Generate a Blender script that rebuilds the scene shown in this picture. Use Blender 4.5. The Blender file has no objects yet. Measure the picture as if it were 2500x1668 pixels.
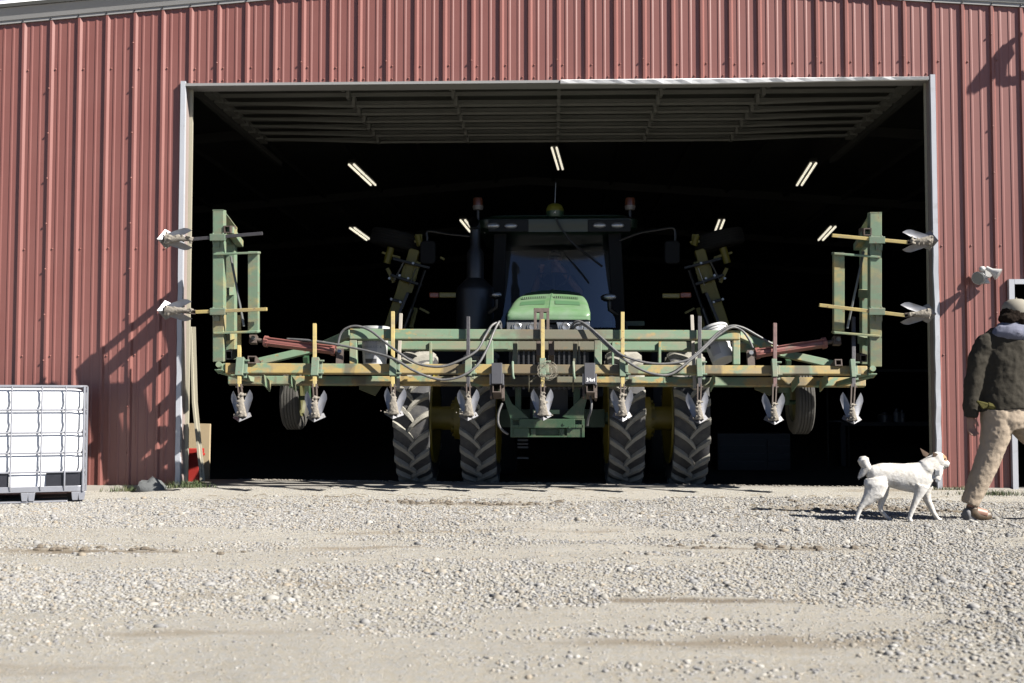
import bpy, bmesh, math, random
import numpy as np
from mathutils import Vector, Matrix
random.seed(7); rng = np.random.default_rng(7)
S = bpy.context.scene
C = S.collection
# ------------------------------------------------------------------ camera
F_PX, IW, IH = 2860.0, 2500.0, 1668.0
CAM = Vector((-0.0385, -12.357, 0.921)); YAW, PIT, ROL = 0.0337, 0.0490, 0.0004
cy, sy = math.cos(YAW), math.sin(YAW)
FWD = Vector((-sy*math.cos(PIT), cy*math.cos(PIT), math.sin(PIT)))
R0 = Vector((cy, sy, 0)); U0 = R0.cross(FWD)
RIGHT = R0*math.cos(ROL)+U0*math.sin(ROL); UP = -R0*math.sin(ROL)+U0*math.cos(ROL)
cd = bpy.data.cameras.new('camera'); cam = bpy.data.objects.new('camera', cd); C.objects.link(cam)
M = Matrix.Identity(4)
for i in range(3):
    M[i][0] = RIGHT[i]; M[i][1] = UP[i]; M[i][2] = -FWD[i]; M[i][3] = CAM[i]
cam.matrix_world = M
cd.sensor_width = 36; cd.lens = F_PX/IW*36; cd.clip_end = 2000; cd.clip_start = 0.05
cd.dof.use_dof = True; cd.dof.focus_distance = 11.9; cd.dof.aperture_fstop = 3.2
S.camera = cam
# ------------------------------------------------------------------ light
SD = Vector((-1.02, 0.50, -0.94)).normalized()       # direction the sunlight travels
EL = math.asin(-SD.z); AZ = math.atan2(-SD.x, -SD.y)  # azimuth from +Y towards +X
w = bpy.data.worlds.new('World'); S.world = w; w.use_nodes = True
nt = w.node_tree; bg = nt.nodes['Background']
sk = nt.nodes.new('ShaderNodeTexSky'); sk.sky_type = 'NISHITA'; sk.sun_disc = False
sk.sun_elevation = EL; sk.sun_rotation = AZ; sk.air_density = 0.42; sk.dust_density = 0.1; sk.altitude = 1800
nt.links.new(sk.outputs[0], bg.inputs[0]); bg.inputs[1].default_value = 0.05
sl = bpy.data.lights.new('sun', 'SUN'); sl.energy = 5.0; sl.angle = math.radians(0.55); sl.color = (1.0, 0.955, 0.88)
so = bpy.data.objects.new('sun', sl); C.objects.link(so)
so.rotation_euler = SD.to_track_quat('-Z', 'Y').to_euler(); so.location = (8, -10, 12)
S.view_settings.view_transform = 'Standard'; S.view_settings.look = 'None'
S.view_settings.exposure = 1.85; S.view_settings.gamma = 1.0
S.render.engine = 'CYCLES'
# ------------------------------------------------------------------ helpers
def ray(px, py):
    return (FWD*F_PX + RIGHT*(px-IW/2) - UP*(py-IH/2)).normalized()
def P(px, py, Y):
    d = ray(px, py); t = (Y-CAM.y)/d.y; return CAM + d*t
def PZ(px, py, Z):
    d = ray(px, py); t = (Z-CAM.z)/d.z; return CAM + d*t
class MB:
    def __init__(s): s.v = []; s.f = []; s.parts = []
    def add(s, vs, fs):
        b = len(s.v); g = len(s.f); s.v += [tuple(v) for v in vs]; s.f += [tuple(i+b for i in f) for f in fs]; s.parts.append((b, len(s.v), g, len(s.f))); return s
    def box(s, c, d, rot=None):
        x, y, z = d[0]/2, d[1]/2, d[2]/2
        vs = [Vector(p) for p in ((-x,-y,-z),(x,-y,-z),(x,y,-z),(-x,y,-z),(-x,-y,z),(x,-y,z),(x,y,z),(-x,y,z))]
        if rot is not None: vs = [rot @ v for v in vs]
        c = Vector(c)
        return s.add([v+c for v in vs], [(0,3,2,1),(4,5,6,7),(0,1,5,4),(1,2,6,5),(2,3,7,6),(3,0,4,7)])
    def b2(s, a, b):
        a = Vector(a); b = Vector(b); return s.box((a+b)/2, [abs(q) for q in (b-a)])
    def beam(s, a, b, w, h, up=(0,0,1)):
        a = Vector(a); b = Vector(b); d = b-a; L = d.length; d.normalize(); up = Vector(up)
        x = d.cross(up)
        if x.length < 1e-4: x = d.cross(Vector((0,1,0)))
        x.normalize(); z = x.cross(d)
        R = Matrix((x, d, z)).transposed()
        return s.box((a+b)/2, (w, L, h), R)
    def tube(s, pts, r, n=8, ry=None, ref=None, cap=True):
        pts = [Vector(p) for p in pts]; m = len(pts)
        rs = r if hasattr(r, '__len__') else [r]*m
        rys = ry if hasattr(ry, '__len__') else ([ry]*m if ry else rs)
        vs = []; fs = []; pu = Vector(ref) if ref else None
        for i, p in enumerate(pts):
            d = (pts[min(i+1, m-1)]-pts[max(i-1, 0)]).normalized()
            if pu is None: pu = Vector((0,0,1)) if abs(d.z) < .9 else Vector((0,1,0))
            x = pu.cross(d)
            if x.length < 1e-5: x = Vector((1,0,0)).cross(d)
            x.normalize(); z = d.cross(x); pu = z if not ref else Vector(ref)
            for k in range(n):
                a = 2*math.pi*k/n; vs.append(p + x*math.cos(a)*rs[i] + z*math.sin(a)*rys[i])
        for i in range(m-1):
            for k in range(n):
                a = i*n+k; b = i*n+(k+1) % n; fs.append((a, b, b+n, a+n))
        if cap: fs.append(tuple(range(n-1, -1, -1))); fs.append(tuple((m-1)*n+k for k in range(n)))
        return s.add(vs, fs)
    def cyl(s, a, b, r, n=16, r2=None): return s.tube([a, b], [r, r if r2 is None else r2], n)
    def lathe(s, prof, c, ax='z', n=24, closed=False):
        vs = []; fs = []; m = len(prof); c = Vector(c)
        for r, h in prof:
            for k in range(n):
                a = 2*math.pi*k/n; q = (r*math.cos(a), r*math.sin(a))
                vs.append(c + Vector({'z': (q[0], q[1], h), 'y': (q[0], h, q[1]), 'x': (h, q[0], q[1])}[ax]))
        for i in range(m-1 if not closed else m):
            for k in range(n):
                j = (i+1) % m; fs.append((i*n+k, i*n+(k+1) % n, j*n+(k+1) % n, j*n+k))
        return s.add(vs, fs)
    def prism(s, poly, vec):
        n = len(poly); vec = Vector(vec); A = [Vector(p) for p in poly]
        return s.add(A+[p+vec for p in A], [tuple(range(n)), tuple(range(2*n-1, n-1, -1))]+[(i, (i+1) % n, n+(i+1) % n, n+i) for i in range(n)])
    def ball(s, c, r, n=12, m=8):
        r = Vector(r) if hasattr(r, '__len__') else Vector((r, r, r)); c = Vector(c); vs = []; fs = []
        for i in range(1, m):
            t = math.pi*i/m
            for k in range(n):
                a = 2*math.pi*k/n; vs.append(c+Vector((r.x*math.sin(t)*math.cos(a), r.y*math.sin(t)*math.sin(a), r.z*math.cos(t))))
        vs += [c+Vector((0,0,r.z)), c-Vector((0,0,r.z))]; T = len(vs)-2
        for i in range(m-2):
            for k in range(n): fs.append((i*n+k, (i+1)*n+k, (i+1)*n+(k+1) % n, i*n+(k+1) % n))
        for k in range(n): fs.append((T, k, (k+1) % n)); fs.append((T+1, (m-2)*n+(k+1) % n, (m-2)*n+k))
        return s.add(vs, fs)
    def each(s, name, mat, parent=None, **k):
        out = []
        for a, (v0, v1, f0, f1) in enumerate(s.parts):
            m = MB(); m.v = s.v[v0:v1]; m.f = [tuple(i-v0 for i in f) for f in s.f[f0:f1]]; out.append(m.build(name, mat, parent, **k))
        return out
    def build(s, name, mat, parent=None, smooth=False, bevel=0, local=False, fix=True):
        off = Vector((0,0,0))
        if parent is not None and not local:
            q = parent
            while q.parent: q = q.parent
            off = q.location
        me = bpy.data.meshes.new(name)
        me.from_pydata([(v[0]-off.x, v[1]-off.y, v[2]-off.z) for v in s.v], [], s.f)
        if fix:
            bm = bmesh.new(); bm.from_mesh(me); bmesh.ops.recalc_face_normals(bm, faces=bm.faces); bm.to_mesh(me); bm.free()
        if mat: me.materials.append(mat)
        if smooth:
            me.polygons.foreach_set('use_smooth', [True]*len(me.polygons))
            if smooth != 'all': me.set_sharp_from_angle(angle=math.radians(40))
        o = bpy.data.objects.new(name, me); C.objects.link(o)
        if parent is not None: o.parent = parent
        if bevel:
            b = o.modifiers.new('bevel', 'BEVEL'); b.width = bevel; b.segments = 2; b.limit_method = 'ANGLE'; b.angle_limit = math.radians(50)
        return o
def empty(name, loc=(0,0,0)):
    o = bpy.data.objects.new(name, None); o.location = loc; o.empty_display_size = .2; C.objects.link(o); return o
def tag(o, label, cat, group=None, kind=None):
    if kind: o['kind'] = kind
    if label: o['label'] = label
    if cat: o['category'] = cat
    if group: o['group'] = group
    return o
def copytree(o, parent=None):
    c = o.copy(); C.objects.link(c); c.parent = parent
    for k in list(o.children): copytree(k, c)
    return c
def remesh(o, vox, sm=4, fac=.6):
    m = o.modifiers.new('remesh', 'REMESH'); m.mode = 'VOXEL'; m.voxel_size = vox; m.use_smooth_shade = True
    if sm: q = o.modifiers.new('smooth', 'SMOOTH'); q.iterations = sm; q.factor = fac
    return o
def wrinkle(o, strength, size, axis_scale=None):
    t = bpy.data.textures.new('folds', 'CLOUDS'); t.noise_scale = size; t.noise_depth = 2
    d = o.modifiers.new('folds', 'DISPLACE'); d.texture = t; d.strength = strength; d.mid_level = .5; d.texture_coords = 'LOCAL'
# ------------------------------------------------------------------ materials
AK = .42   # base colours scaled down so bounced light leaves the shade deeper
def dk(c): return tuple(q*AK for q in c[:3])
def newmat(name):
    m = bpy.data.materials.new(name); m.use_nodes = True; n = m.node_tree.nodes
    return m, m.node_tree, n['Principled BSDF']
def noise(t, scale, detail=4, rough=.6, vec=None, stretch=None, dist=0):
    n = t.nodes.new('ShaderNodeTexNoise'); n.inputs['Scale'].default_value = scale
    n.inputs['Detail'].default_value = detail; n.inputs['Roughness'].default_value = rough; n.inputs['Distortion'].default_value = dist
    if vec is None:
        tc = t.nodes.new('ShaderNodeTexCoord'); vec = tc.outputs['Object']
    if stretch:
        mp = t.nodes.new('ShaderNodeMapping'); mp.inputs['Scale'].default_value = stretch
        t.links.new(vec, mp.inputs[0]); vec = mp.outputs[0]
    t.links.new(vec, n.inputs['Vector']); return n.outputs['Fac']
def ramp(t, fac, a, b, ca=(0,0,0,1), cb=(1,1,1,1)):
    r = t.nodes.new('ShaderNodeValToRGB'); r.color_ramp.elements[0].position = a; r.color_ramp.elements[1].position = b
    r.color_ramp.elements[0].color = ca; r.color_ramp.elements[1].color = cb
    t.links.new(fac, r.inputs[0]); return r.outputs[0]
def mix(t, fac, a, b):
    m = t.nodes.new('ShaderNodeMix'); m.data_type = 'RGBA'
    for s, v in ((0, fac), (6, a), (7, b)):
        if hasattr(v, 'links') or hasattr(v, 'is_linked'): t.links.new(v, m.inputs[s])
        elif s == 0: m.inputs[0].default_value = v
        else: m.inputs[s].default_value = (*v[:3], 1)
    return m.outputs[2]
def mth(t, op, a, b=0.0):
    m = t.nodes.new('ShaderNodeMath'); m.operation = op
    for i, v in enumerate((a, b)):
        if hasattr(v, 'is_linked'): t.links.new(v, m.inputs[i])
        else: m.inputs[i].default_value = v
    return m.outputs[0]
def bump(t, bs, h, strength=.3, dist=.01):
    b = t.nodes.new('ShaderNodeBump'); b.inputs['Strength'].default_value = strength; b.inputs['Distance'].default_value = dist
    t.links.new(h, b.inputs['Height']); t.links.new(b.outputs[0], bs.inputs['Normal'])
def simple(name, col, rough=.6, metal=0, var=.25, scale=6, bmp=0, bscale=40, spec=.5, dirt=None, dscale=5, dthr=(.5,.7)):
    m, t, b = newmat(name)
    col = dk(col) if min(col) < .7 or name == 'white_plastic' else tuple(q*.8 for q in col)
    if dirt: dirt = dk(dirt)
    c2 = tuple(max(0, min(1, c*(1-var))) for c in col); c1 = tuple(min(1, c*(1+var*.5)) for c in col)
    col_o = mix(t, noise(t, scale, 5), c2, c1)
    if dirt: col_o = mix(t, ramp(t, noise(t, dscale, 6, .65), dthr[0], dthr[1]), col_o, dirt)
    t.links.new(col_o, b.inputs['Base Color']); b.inputs['Roughness'].default_value = rough; b.inputs['Metallic'].default_value = metal
    b.inputs['Specular IOR Level'].default_value = spec
    if bmp: bump(t, b, noise(t, bscale, 5), bmp)
    return m
def paint(name, main, alt, rust=(.12,.06,.035), thr=.52, scale=5, dirtc=None, lim=.55, soft=.05, patches=0):
    m, t, b = newmat(name); main = dk(main); alt = dk(alt); dirtc = dk(dirtc) if dirtc else None
    n1 = noise(t, scale, 7, .62, stretch=(1, 1, 1.6), dist=.3)
    c = mix(t, noise(t, 14, 4), tuple(q*.85 for q in main), tuple(min(1, q*1.12) for q in main))
    n1 = mth(t, 'ADD', mth(t, 'MULTIPLY', n1, .7), mth(t, 'MULTIPLY', noise(t, scale*.35, 3), .3)); c = mix(t, ramp(t, n1, thr, thr+soft), c, alt)
    c = mix(t, ramp(t, noise(t, 22, 8, .72), .61, .66), c, rust)
    c = mix(t, ramp(t, noise(t, 4.3, 7, .7, stretch=(.6,1,2)), .47, .66, cb=(.7,.7,.7,1)), c, (.15,.125,.085))
    if patches: c = mix(t, ramp(t, noise(t, 2.3, 4, .55, stretch=(1,.2,.35)), .52, .57, cb=(.8*patches,.8*patches,.8*patches,1)), c, dk((.16,.13,.09)))
    if dirtc:
        tc = t.nodes.new('ShaderNodeTexCoord'); sx = t.nodes.new('ShaderNodeSeparateXYZ'); t.links.new(tc.outputs['Object'], sx.inputs[0])
        a = mth(t, 'ABSOLUTE', mth(t, 'ADD', sx.outputs[0], .0)); a = mth(t, 'ADD', a, mth(t, 'MULTIPLY', noise(t, 4, 6), .8))
        k = ramp(t, a, lim+.25, lim+.45, (1,1,1,1), (0,0,0,1)); c = mix(t, mth(t, 'MULTIPLY', k, .8), c, dirtc)
    t.links.new(c, b.inputs['Base Color']); b.inputs['Roughness'].default_value = .62; b.inputs['Specular IOR Level'].default_value = .35
    bump(t, b, noise(t, 60, 5), .15, .004)
    return m
GRN = (.215,.335,.215); YEL = (.50,.36,.13)
m_frame = paint('worn_frame_paint', GRN, YEL, thr=.56, dirtc=(.17,.135,.10), lim=.5)
m_wing = paint('worn_wing_paint', (.245,.365,.245), (.56,.45,.19), thr=.50, scale=3.2, soft=.12)
m_rear = paint('worn_rear_tube_paint', GRN, YEL, thr=.50, soft=.05, scale=4, dirtc=(.15,.12,.085), lim=.5, patches=.9)
m_tubelow = paint('worn_yellow_tube_paint', (.52,.38,.14), GRN, thr=.50, soft=.07, scale=4.5, dirtc=(.15,.12,.085), lim=.5, patches=1)
m_yshank = paint('yellow_shank_paint', (.66,.52,.20), (.60,.52,.34), thr=.6, scale=9)
m_dshank = simple('bare_dark_shank_steel', (.10,.095,.105), .5, .3, .4, 20, .2)
m_rshank = simple('reddish_worn_shank', (.20,.10,.09), .6, .1, .4, 20, .2)
m_clamp = paint('clamp_paint', (.22,.31,.22), (.30,.16,.12), thr=.6, scale=14)
m_share = simple('polished_share_steel', (.40,.40,.425), .45, .85, .35, 12, .08, 60, dirt=(.38,.34,.28), dscale=14, dthr=(.6,.72))
m_soil = simple('dried_soil', (.37,.33,.275), .95, 0, .35, 30, .9, 55)
m_cylred = simple('faded_red_cylinder', (.34,.12,.10), .5, .0, .25, 8, .1, 50, dirt=(.22,.15,.11), dscale=9, dthr=(.55,.65))
m_rust = simple('brown_rusted_steel', (.15,.11,.09), .75, .1, .35, 15, .4)
m_chrome = simple('bolt_steel', (.6,.6,.6), .35, .8, .2)
m_hose = simple('grey_rubber_hose', (.15,.15,.155), .5, 0, .2, 12, .1, dirt=(.28,.26,.23), dscale=20, dthr=(.5,.7))
m_black = simple('matt_black', (.010,.010,.011), .55, 0, .3, 10)
m_rubber = simple('tyre_rubber', (.05,.05,.057), .8, 0, .25, 9, .3, 60, dirt=(.15,.145,.13), dscale=7, dthr=(.42,.75))
m_lug = simple('dusty_sunlit_lug', (.42,.40,.34), .85, 0, .45, 14, .4, 60)  # dust made paler to paint sunlight on the lugs, over rubber darkened as shade
m_deere = simple('bright_green_hood_paint', (.165,.33,.145), .4, 0, .12, 4, 0, 40, dirt=(.27,.37,.26), dscale=5, dthr=(.35,.8))
m_dgreen = simple('green_chassis_paint', (.04,.11,.05), .5, 0, .25, 7, .1, dirt=(.14,.15,.09), dscale=6, dthr=(.5,.75))
m_recess = simple('green_recess_paint', (.12,.26,.13), .4, 0, .1, 5)
m_yellow = simple('yellow_hub_paint', (.34,.27,.025), .5, 0, .25, 8, .1)
m_wyellow = simple('olive_yellow_arm_paint', (.42,.36,.05), .5, 0, .3, 8, .1)
m_olive = simple('dirty_olive_paint', (.13,.125,.04), .6, 0, .3, 8, .1)
m_orange = simple('orange_lens', (.45,.10,.03), .3, 0, .1)
m_amberd = simple('signal_yellow', (.40,.32,.06), .4, 0, .1)
m_white = simple('white_plastic', (.699,.699,.69), .5, 0, .05, 5)
m_lamp = simple('lamp_reflector', (.62,.63,.65), .18, .6, .3, 60, .3, 90)
m_print = simple('label_print_grey', (.20,.22,.28), .6, 0, .2, 30)
m_printd = simple('label_print_dark', (.05,.05,.06), .6, 0, .2, 30)
m_siding = simple('red_steel_siding', (.298,.107,.089), .42, 0, .10, 1.3, 0, dirt=(.33,.134,.113), dscale=1.1, dthr=(.35,.85))
m_trimw = simple('white_trim_steel', (.66,.68,.74), .35, 0, .10, 6, .0, dirt=(.45,.44,.44), dscale=7, dthr=(.6,.8))
m_trimg = simple('grey_rake_trim', (.42,.415,.41), .45, 0, .08, 2)
m_trimp = simple('taupe_jamb_steel', (.42,.34,.32), .5, 0, .08, 3)
m_beige = simple('beige_track_steel', (.58,.54,.42), .5, 0, .12, 5)
m_inner = simple('barn_shade_lining', (.020,.019,.018), .9, 0, .3, 2, spec=.1)  # near-black base colour puts the barn's shade into the lining
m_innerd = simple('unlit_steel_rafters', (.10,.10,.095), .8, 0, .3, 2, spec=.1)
m_door = simple('overhead_door_back', (.06,.06,.053), .7, 0, .2, 2, spec=.2)
m_strut = simple('door_strut_steel', (.23,.23,.21), .6, 0, .2, 3, spec=.2)
m_card = simple('cardboard', (.60,.47,.29), .85, 0, .1, 6, .1, 60)
m_bin = simple('red_bin_plastic', (.55,.045,.035), .45, 0, .1, 4)
m_tank = simple('white_tank_plastic', (.72,.73,.75), .45, 0, .04, 3)
m_cage = simple('galvanised_cage', (.55,.56,.62), .38, .5, .15, 20)
m_plate = simple('dark_bottom_panel', (.035,.035,.045), .35, 0, .5, 25)
m_jacket = simple('olive_brown_canvas', (.062,.055,.043), .9, 0, .25, 12, .35, 120, spec=.12)
m_hood = simple('blue_grey_fleece', (.24,.25,.33), .95, 0, .2, 30, .4, 150, spec=.12)
m_pants = simple('tan_canvas_trousers', (.54,.44,.34), .9, 0, .15, 10, .25, 110, spec=.12)
m_cap = simple('faded_khaki_cap', (.40,.37,.31), .9, 0, .12, 20, spec=.12)
m_hair = simple('dark_brown_hair', (.022,.013,.008), .95, 0, .4, 90, .8, 160, spec=.12)
m_skin = simple('weathered_skin', (.42,.22,.15), .55, 0, .15, 20)
m_boot = simple('brown_leather_boot', (.13,.085,.045), .5, 0, .3, 20)
m_sole = simple('dusty_sole', (.20,.20,.21), .8, 0, .2, 20)
m_glove = simple('yellow_glove', (.10,.09,.025), .9, 0, .3, 30, spec=.12)
m_denim = simple('dark_shirt', (.03,.035,.06), .9, spec=.12)
m_grass = simple('green_grass', (.085,.13,.035), .7, 0, .5, 12, dirt=(.32,.28,.15), dscale=9, dthr=(.5,.65))
m_rock = simple('grey_rock', (.16,.17,.175), .85, 0, .35, 14, .6, 30)
m_chalk = simple('chalk', (.8,.8,.8), .9, 0, .1)
m_conc = simple('dusty_concrete', (.36,.335,.30), .9, 0, .15, 3, .2, 60, dirt=(.42,.38,.31), dscale=4, dthr=(.45,.7))
m_found = simple('foundation_concrete', (.10,.11,.10), .9, 0, .3, 5, .3)
def glow(name, col, st):
    m, t, b = newmat(name); b.inputs['Base Color'].default_value = (*col, 1)
    b.inputs['Emission Color'].default_value = (*col, 1); b.inputs['Emission Strength'].default_value = st; return m
m_glow = glow('fluorescent_tube', (1.0,.93,.74), .25)
def glassmat(name, tint, k):
    m = bpy.data.materials.new(name); m.use_nodes = True; t = m.node_tree; t.nodes.clear()
    o = t.nodes.new('ShaderNodeOutputMaterial'); a = t.nodes.new('ShaderNodeBsdfTransparent'); g = t.nodes.new('ShaderNodeBsdfGlossy')
    a.inputs[0].default_value = (*tint, 1); g.inputs['Roughness'].default_value = .06; g.inputs[0].default_value = (.9,.93,1,1)
    x = t.nodes.new('ShaderNodeMixShader'); x.inputs[0].default_value = k
    t.links.new(a.outputs[0], x.inputs[1]); t.links.new(g.outputs[0], x.inputs[2]); t.links.new(x.outputs[0], o.inputs[0]); return m
m_glass = glassmat('windscreen_glass', (.75,.80,.85), .095)
# ------------------------------------------------------------------ value noise in numpy
def vnoise(x, y, seed=0, octs=4, gain=.5):
    out = np.zeros_like(x); amp = 1.; tot = 0
    for o in range(octs):
        r = np.random.default_rng(seed+o*17).random((257, 257))
        f = 2.0**o; X = x*f; Y = y*f; xi = np.floor(X).astype(int); yi = np.floor(Y).astype(int)
        fx = X-xi; fy = Y-yi; fx = fx*fx*(3-2*fx); fy = fy*fy*(3-2*fy)
        a = r[xi % 256, yi % 256]; b = r[(xi+1) % 256, yi % 256]; c = r[xi % 256, (yi+1) % 256]; d = r[(xi+1) % 256, (yi+1) % 256]
        out += amp*((a*(1-fx)+b*fx)*(1-fy)+(c*(1-fx)+d*fx)*fy); tot += amp; amp *= gain
    return out/tot
# ------------------------------------------------------------------ ground
def gheight(x, y):
    base = np.where(y > -.25, -.006, np.where(y > -1.3, -.006-(-.25-y)/1.05*.045, -.051))
    base = np.where(y < -1.3, base-.012, base) if False else base
    left = np.clip((-3.9-x)/.5, 0, 1)*np.clip((y+1.0)/.6, 0, 1)
    h = base-.04*left
    amp = np.clip((-.3-y)/1.2, .12, 1)
    h = h+amp*((vnoise(x*.5+9, y*.9+4, 3, 3)-.5)*.07+(vnoise(x*2.2, y*4.0, 9, 4)-.5)*.03+(vnoise(x*11, y*14, 21, 3)-.5)*.012)
    h = h+amp*(vnoise(x*.35, y*2.2+70, 33, 2)-.5)*.035
    inside = (y > .25) & (y < 26) & (np.abs(x) < 12)
    return np.where(inside, -.7, h)
xs = np.concatenate([-np.geomspace(300, 8.1, 22), np.linspace(-8, 8, 560), np.geomspace(8.1, 300, 22)])
ys = np.concatenate([-np.geomspace(300, 9.6, 22), np.linspace(-9.5, .25, 380), [.3, 1, 6, 15, 25.9, 26.3, 40], np.geomspace(60, 400, 10)])
GX, GY = np.meshgrid(xs, ys); GZ = gheight(GX, GY)
n, m_ = GX.shape
me = bpy.data.meshes.new('ground')
idx = np.arange(n*m_).reshape(n, m_)
fc = np.stack([idx[:-1,:-1], idx[:-1,1:], idx[1:,1:], idx[1:,:-1]], -1).reshape(-1, 4)
def fastmesh(me, v, f, k):
    me.vertices.add(len(v)); me.vertices.foreach_set('co', v.astype(np.float32).ravel())
    me.loops.add(len(f)*k); me.loops.foreach_set('vertex_index', f.astype(np.int32).ravel())
    me.polygons.add(len(f)); me.polygons.foreach_set('loop_start', (np.arange(len(f))*k).astype(np.int32))
    me.polygons.foreach_set('loop_total', np.full(len(f), k, np.int32)); me.update(calc_edges=True)
    me.polygons.foreach_set('use_smooth', np.ones(len(f), bool)); me.update()
fastmesh(me, np.stack([GX, GY, GZ], -1).reshape(-1, 3), fc, 4)
m_ground, t, b = newmat('packed_dirt')
c = mix(t, noise(t, .9, 5, .6, stretch=(.5,1.6,1)), (0.252,0.225,0.179), (0.320,0.297,0.251))
c = mix(t, ramp(t, noise(t, 38, 6, .7), .42, .62), c, (0.269,0.266,0.256))
c = mix(t, ramp(t, noise(t, 120, 3, .6), .56, .66, cb=(.7,.7,.7,1)), c, (0.148,0.136,0.120))
c = mix(t, ramp(t, noise(t, 75, 3, .6), .60, .68, cb=(.7,.7,.7,1)), c, (0.400,0.397,0.381))
c = mix(t, ramp(t, noise(t, .8, 4, .55, stretch=(.5,2.2,1)), .57, .68, cb=(.7,.7,.7,1)), c, (0.172,0.141,0.102))
tcg = t.nodes.new('ShaderNodeTexCoord')
for (sx_, sy_, rx_, ry_) in ((-.85, -1.45, 1.0, .22), (2.75, -1.75, 1.1, .30), (1.35, -4.55, .8, .10), (-3.0, -4.95, .7, .07), (-2.2, -2.9, .9, .08), (.6, -6.6, .9, .08)):
    mp_ = t.nodes.new('ShaderNodeMapping'); mp_.inputs['Location'].default_value = (-sx_/rx_, -sy_/ry_, 0); mp_.inputs['Scale'].default_value = (1/rx_, 1/ry_, 0); t.links.new(tcg.outputs['Object'], mp_.inputs[0])
    ln = t.nodes.new('ShaderNodeVectorMath'); ln.operation = 'LENGTH'; t.links.new(mp_.outputs[0], ln.inputs[0])
    k = ramp(t, mth(t, 'MULTIPLY', mth(t, 'ADD', ln.outputs['Value'], mth(t, 'MULTIPLY', noise(t, 9, 6, .7), 1.3)), .5), .5, .85, (.85,.85,.85,1), (0,0,0,1)); c = mix(t, k, c, (.135,.11,.082))
t.links.new(c, b.inputs['Base Color']); b.inputs['Roughness'].default_value = .95; b.inputs['Specular IOR Level'].default_value = .1
hb = mth(t, 'ADD', noise(t, 38, 9, .78), mth(t, 'MULTIPLY', noise(t, 150, 4, .7), .5)); bump(t, b, hb, 1.0, .022)
me.materials.append(m_ground); go = bpy.data.objects.new('ground', me); C.objects.link(go); tag(go, None, None, kind='structure')
# gravel: many small stones, one object
def icosa():
    p = (1+5**.5)/2
    v = np.array([(-1,p,0),(1,p,0),(-1,-p,0),(1,-p,0),(0,-1,p),(0,1,p),(0,-1,-p),(0,1,-p),(p,0,-1),(p,0,1),(-p,0,-1),(-p,0,1)], float); v /= np.linalg.norm(v[0])
    f = np.array([(0,11,5),(0,5,1),(0,1,7),(0,7,10),(0,10,11),(1,5,9),(5,11,4),(11,10,2),(10,7,6),(7,1,8),(3,9,4),(3,4,2),(3,2,6),(3,6,8),(3,8,9),(4,9,5),(2,4,11),(6,2,10),(8,6,7),(9,8,1)])
    return v, f
def density(x, y):
    d = y-CAM.y
    nz = vnoise(x*.45+3, y*1.1+8, 55, 3); nz2 = vnoise(x*1.5, y*3.2, 77, 3)
    b1 = np.exp(-((d-10.1+.0*x)/1.05)**4)*(.55+.9*nz)             # band in front of the slab
    b1 = np.where(d > 11.15, b1*.2, b1)
    b2 = np.exp(-((d-6.35-.06*x)/.62)**2)*(.5+.5*nz-.3*np.clip(x/2.5, 0, 1))
    b3 = np.clip((x-1.1)/1.2, 0, 1)*np.clip((8.4-d)/1.5, 0, 1)*.55
    b4 = np.exp(-((d-8.3)/.55)**2)*.35*(nz > .45)
    q = b1*1.0+b2+b3+b4+.20
    q *= np.clip((nz2-.26)*3.0, .35, 1.3)
    q = np.where(y > -.95, q*.12, q)
    for (sx_, sy_, rx_, ry_) in ((-.85, -1.45, 1.1, .26), (2.75, -1.75, 1.2, .34), (1.35, -4.55, .9, .14), (-3.0, -4.95, .8, .10), (-2.2, -2.9, 1.0, .10)):
        q *= 1-.8*np.exp(-(((x-sx_)/rx_)**2+((y-sy_)/ry_)**2)**2)
    return np.clip(q, 0, 1)
NT = 620000
d_ = 4.0+(rng.random(NT)**.75)*8.2
x_ = (rng.random(NT)*2-1)*(d_*.46+.3)-d_*.034
y_ = d_+CAM.y
keep = rng.random(NT) < density(x_, y_)*np.clip(d_/9, .35, 1)
x_ = x_[keep]; y_ = y_[keep]; N = len(x_)
iv, if_ = icosa()
sz = .0045+.0092*rng.random(N)**2.6; sz = np.where(rng.random(N) < .012, sz*2.3, sz); sz = np.where(density(x_, y_) < .2, sz*.62, sz)
V = iv[None]*(1+.28*(rng.random((N, 12, 1))-.5))
V = V*(np.stack([1+.5*rng.random(N), .75+.4*rng.random(N), .45+.35*rng.random(N)], -1))[:, None]
a = rng.random(N)*6.283; tl = (rng.random(N)-.5)*.9
ca, sa, ct, st_ = np.cos(a), np.sin(a), np.cos(tl), np.sin(tl)
vx, vy, vz = V[..., 0], V[..., 1], V[..., 2]
vy, vz = vy*ct[:, None]-vz*st_[:, None], vy*st_[:, None]+vz*ct[:, None]
V = np.stack([vx*ca[:, None]-vy*sa[:, None], vx*sa[:, None]+vy*ca[:, None], vz], -1)*sz[:, None, None]
z_ = gheight(x_, y_)+sz*.05
V += np.stack([x_, y_, z_], -1)[:, None]
Fs = (if_[None]+(np.arange(N)*12)[:, None, None]).reshape(-1, 3)
me = bpy.data.meshes.new('gravel'); fastmesh(me, V.reshape(-1, 3), Fs, 3)
pal = np.array([(.50,.50,.51),(.36,.37,.39),(.60,.58,.54),(.47,.43,.37),(.27,.28,.31),(.66,.65,.62),(.52,.44,.34)])
col = .335*pal[rng.choice(7, N, p=[.30,.15,.17,.17,.05,.09,.07])]*(.85+.3*rng.random((N, 1)))
col4 = np.concatenate([col, np.ones((N, 1))], 1).repeat(12, 0).astype(np.float32)
at = me.color_attributes.new('stone_tint', 'FLOAT_COLOR', 'POINT'); at.data.foreach_set('color', col4.ravel())
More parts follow.
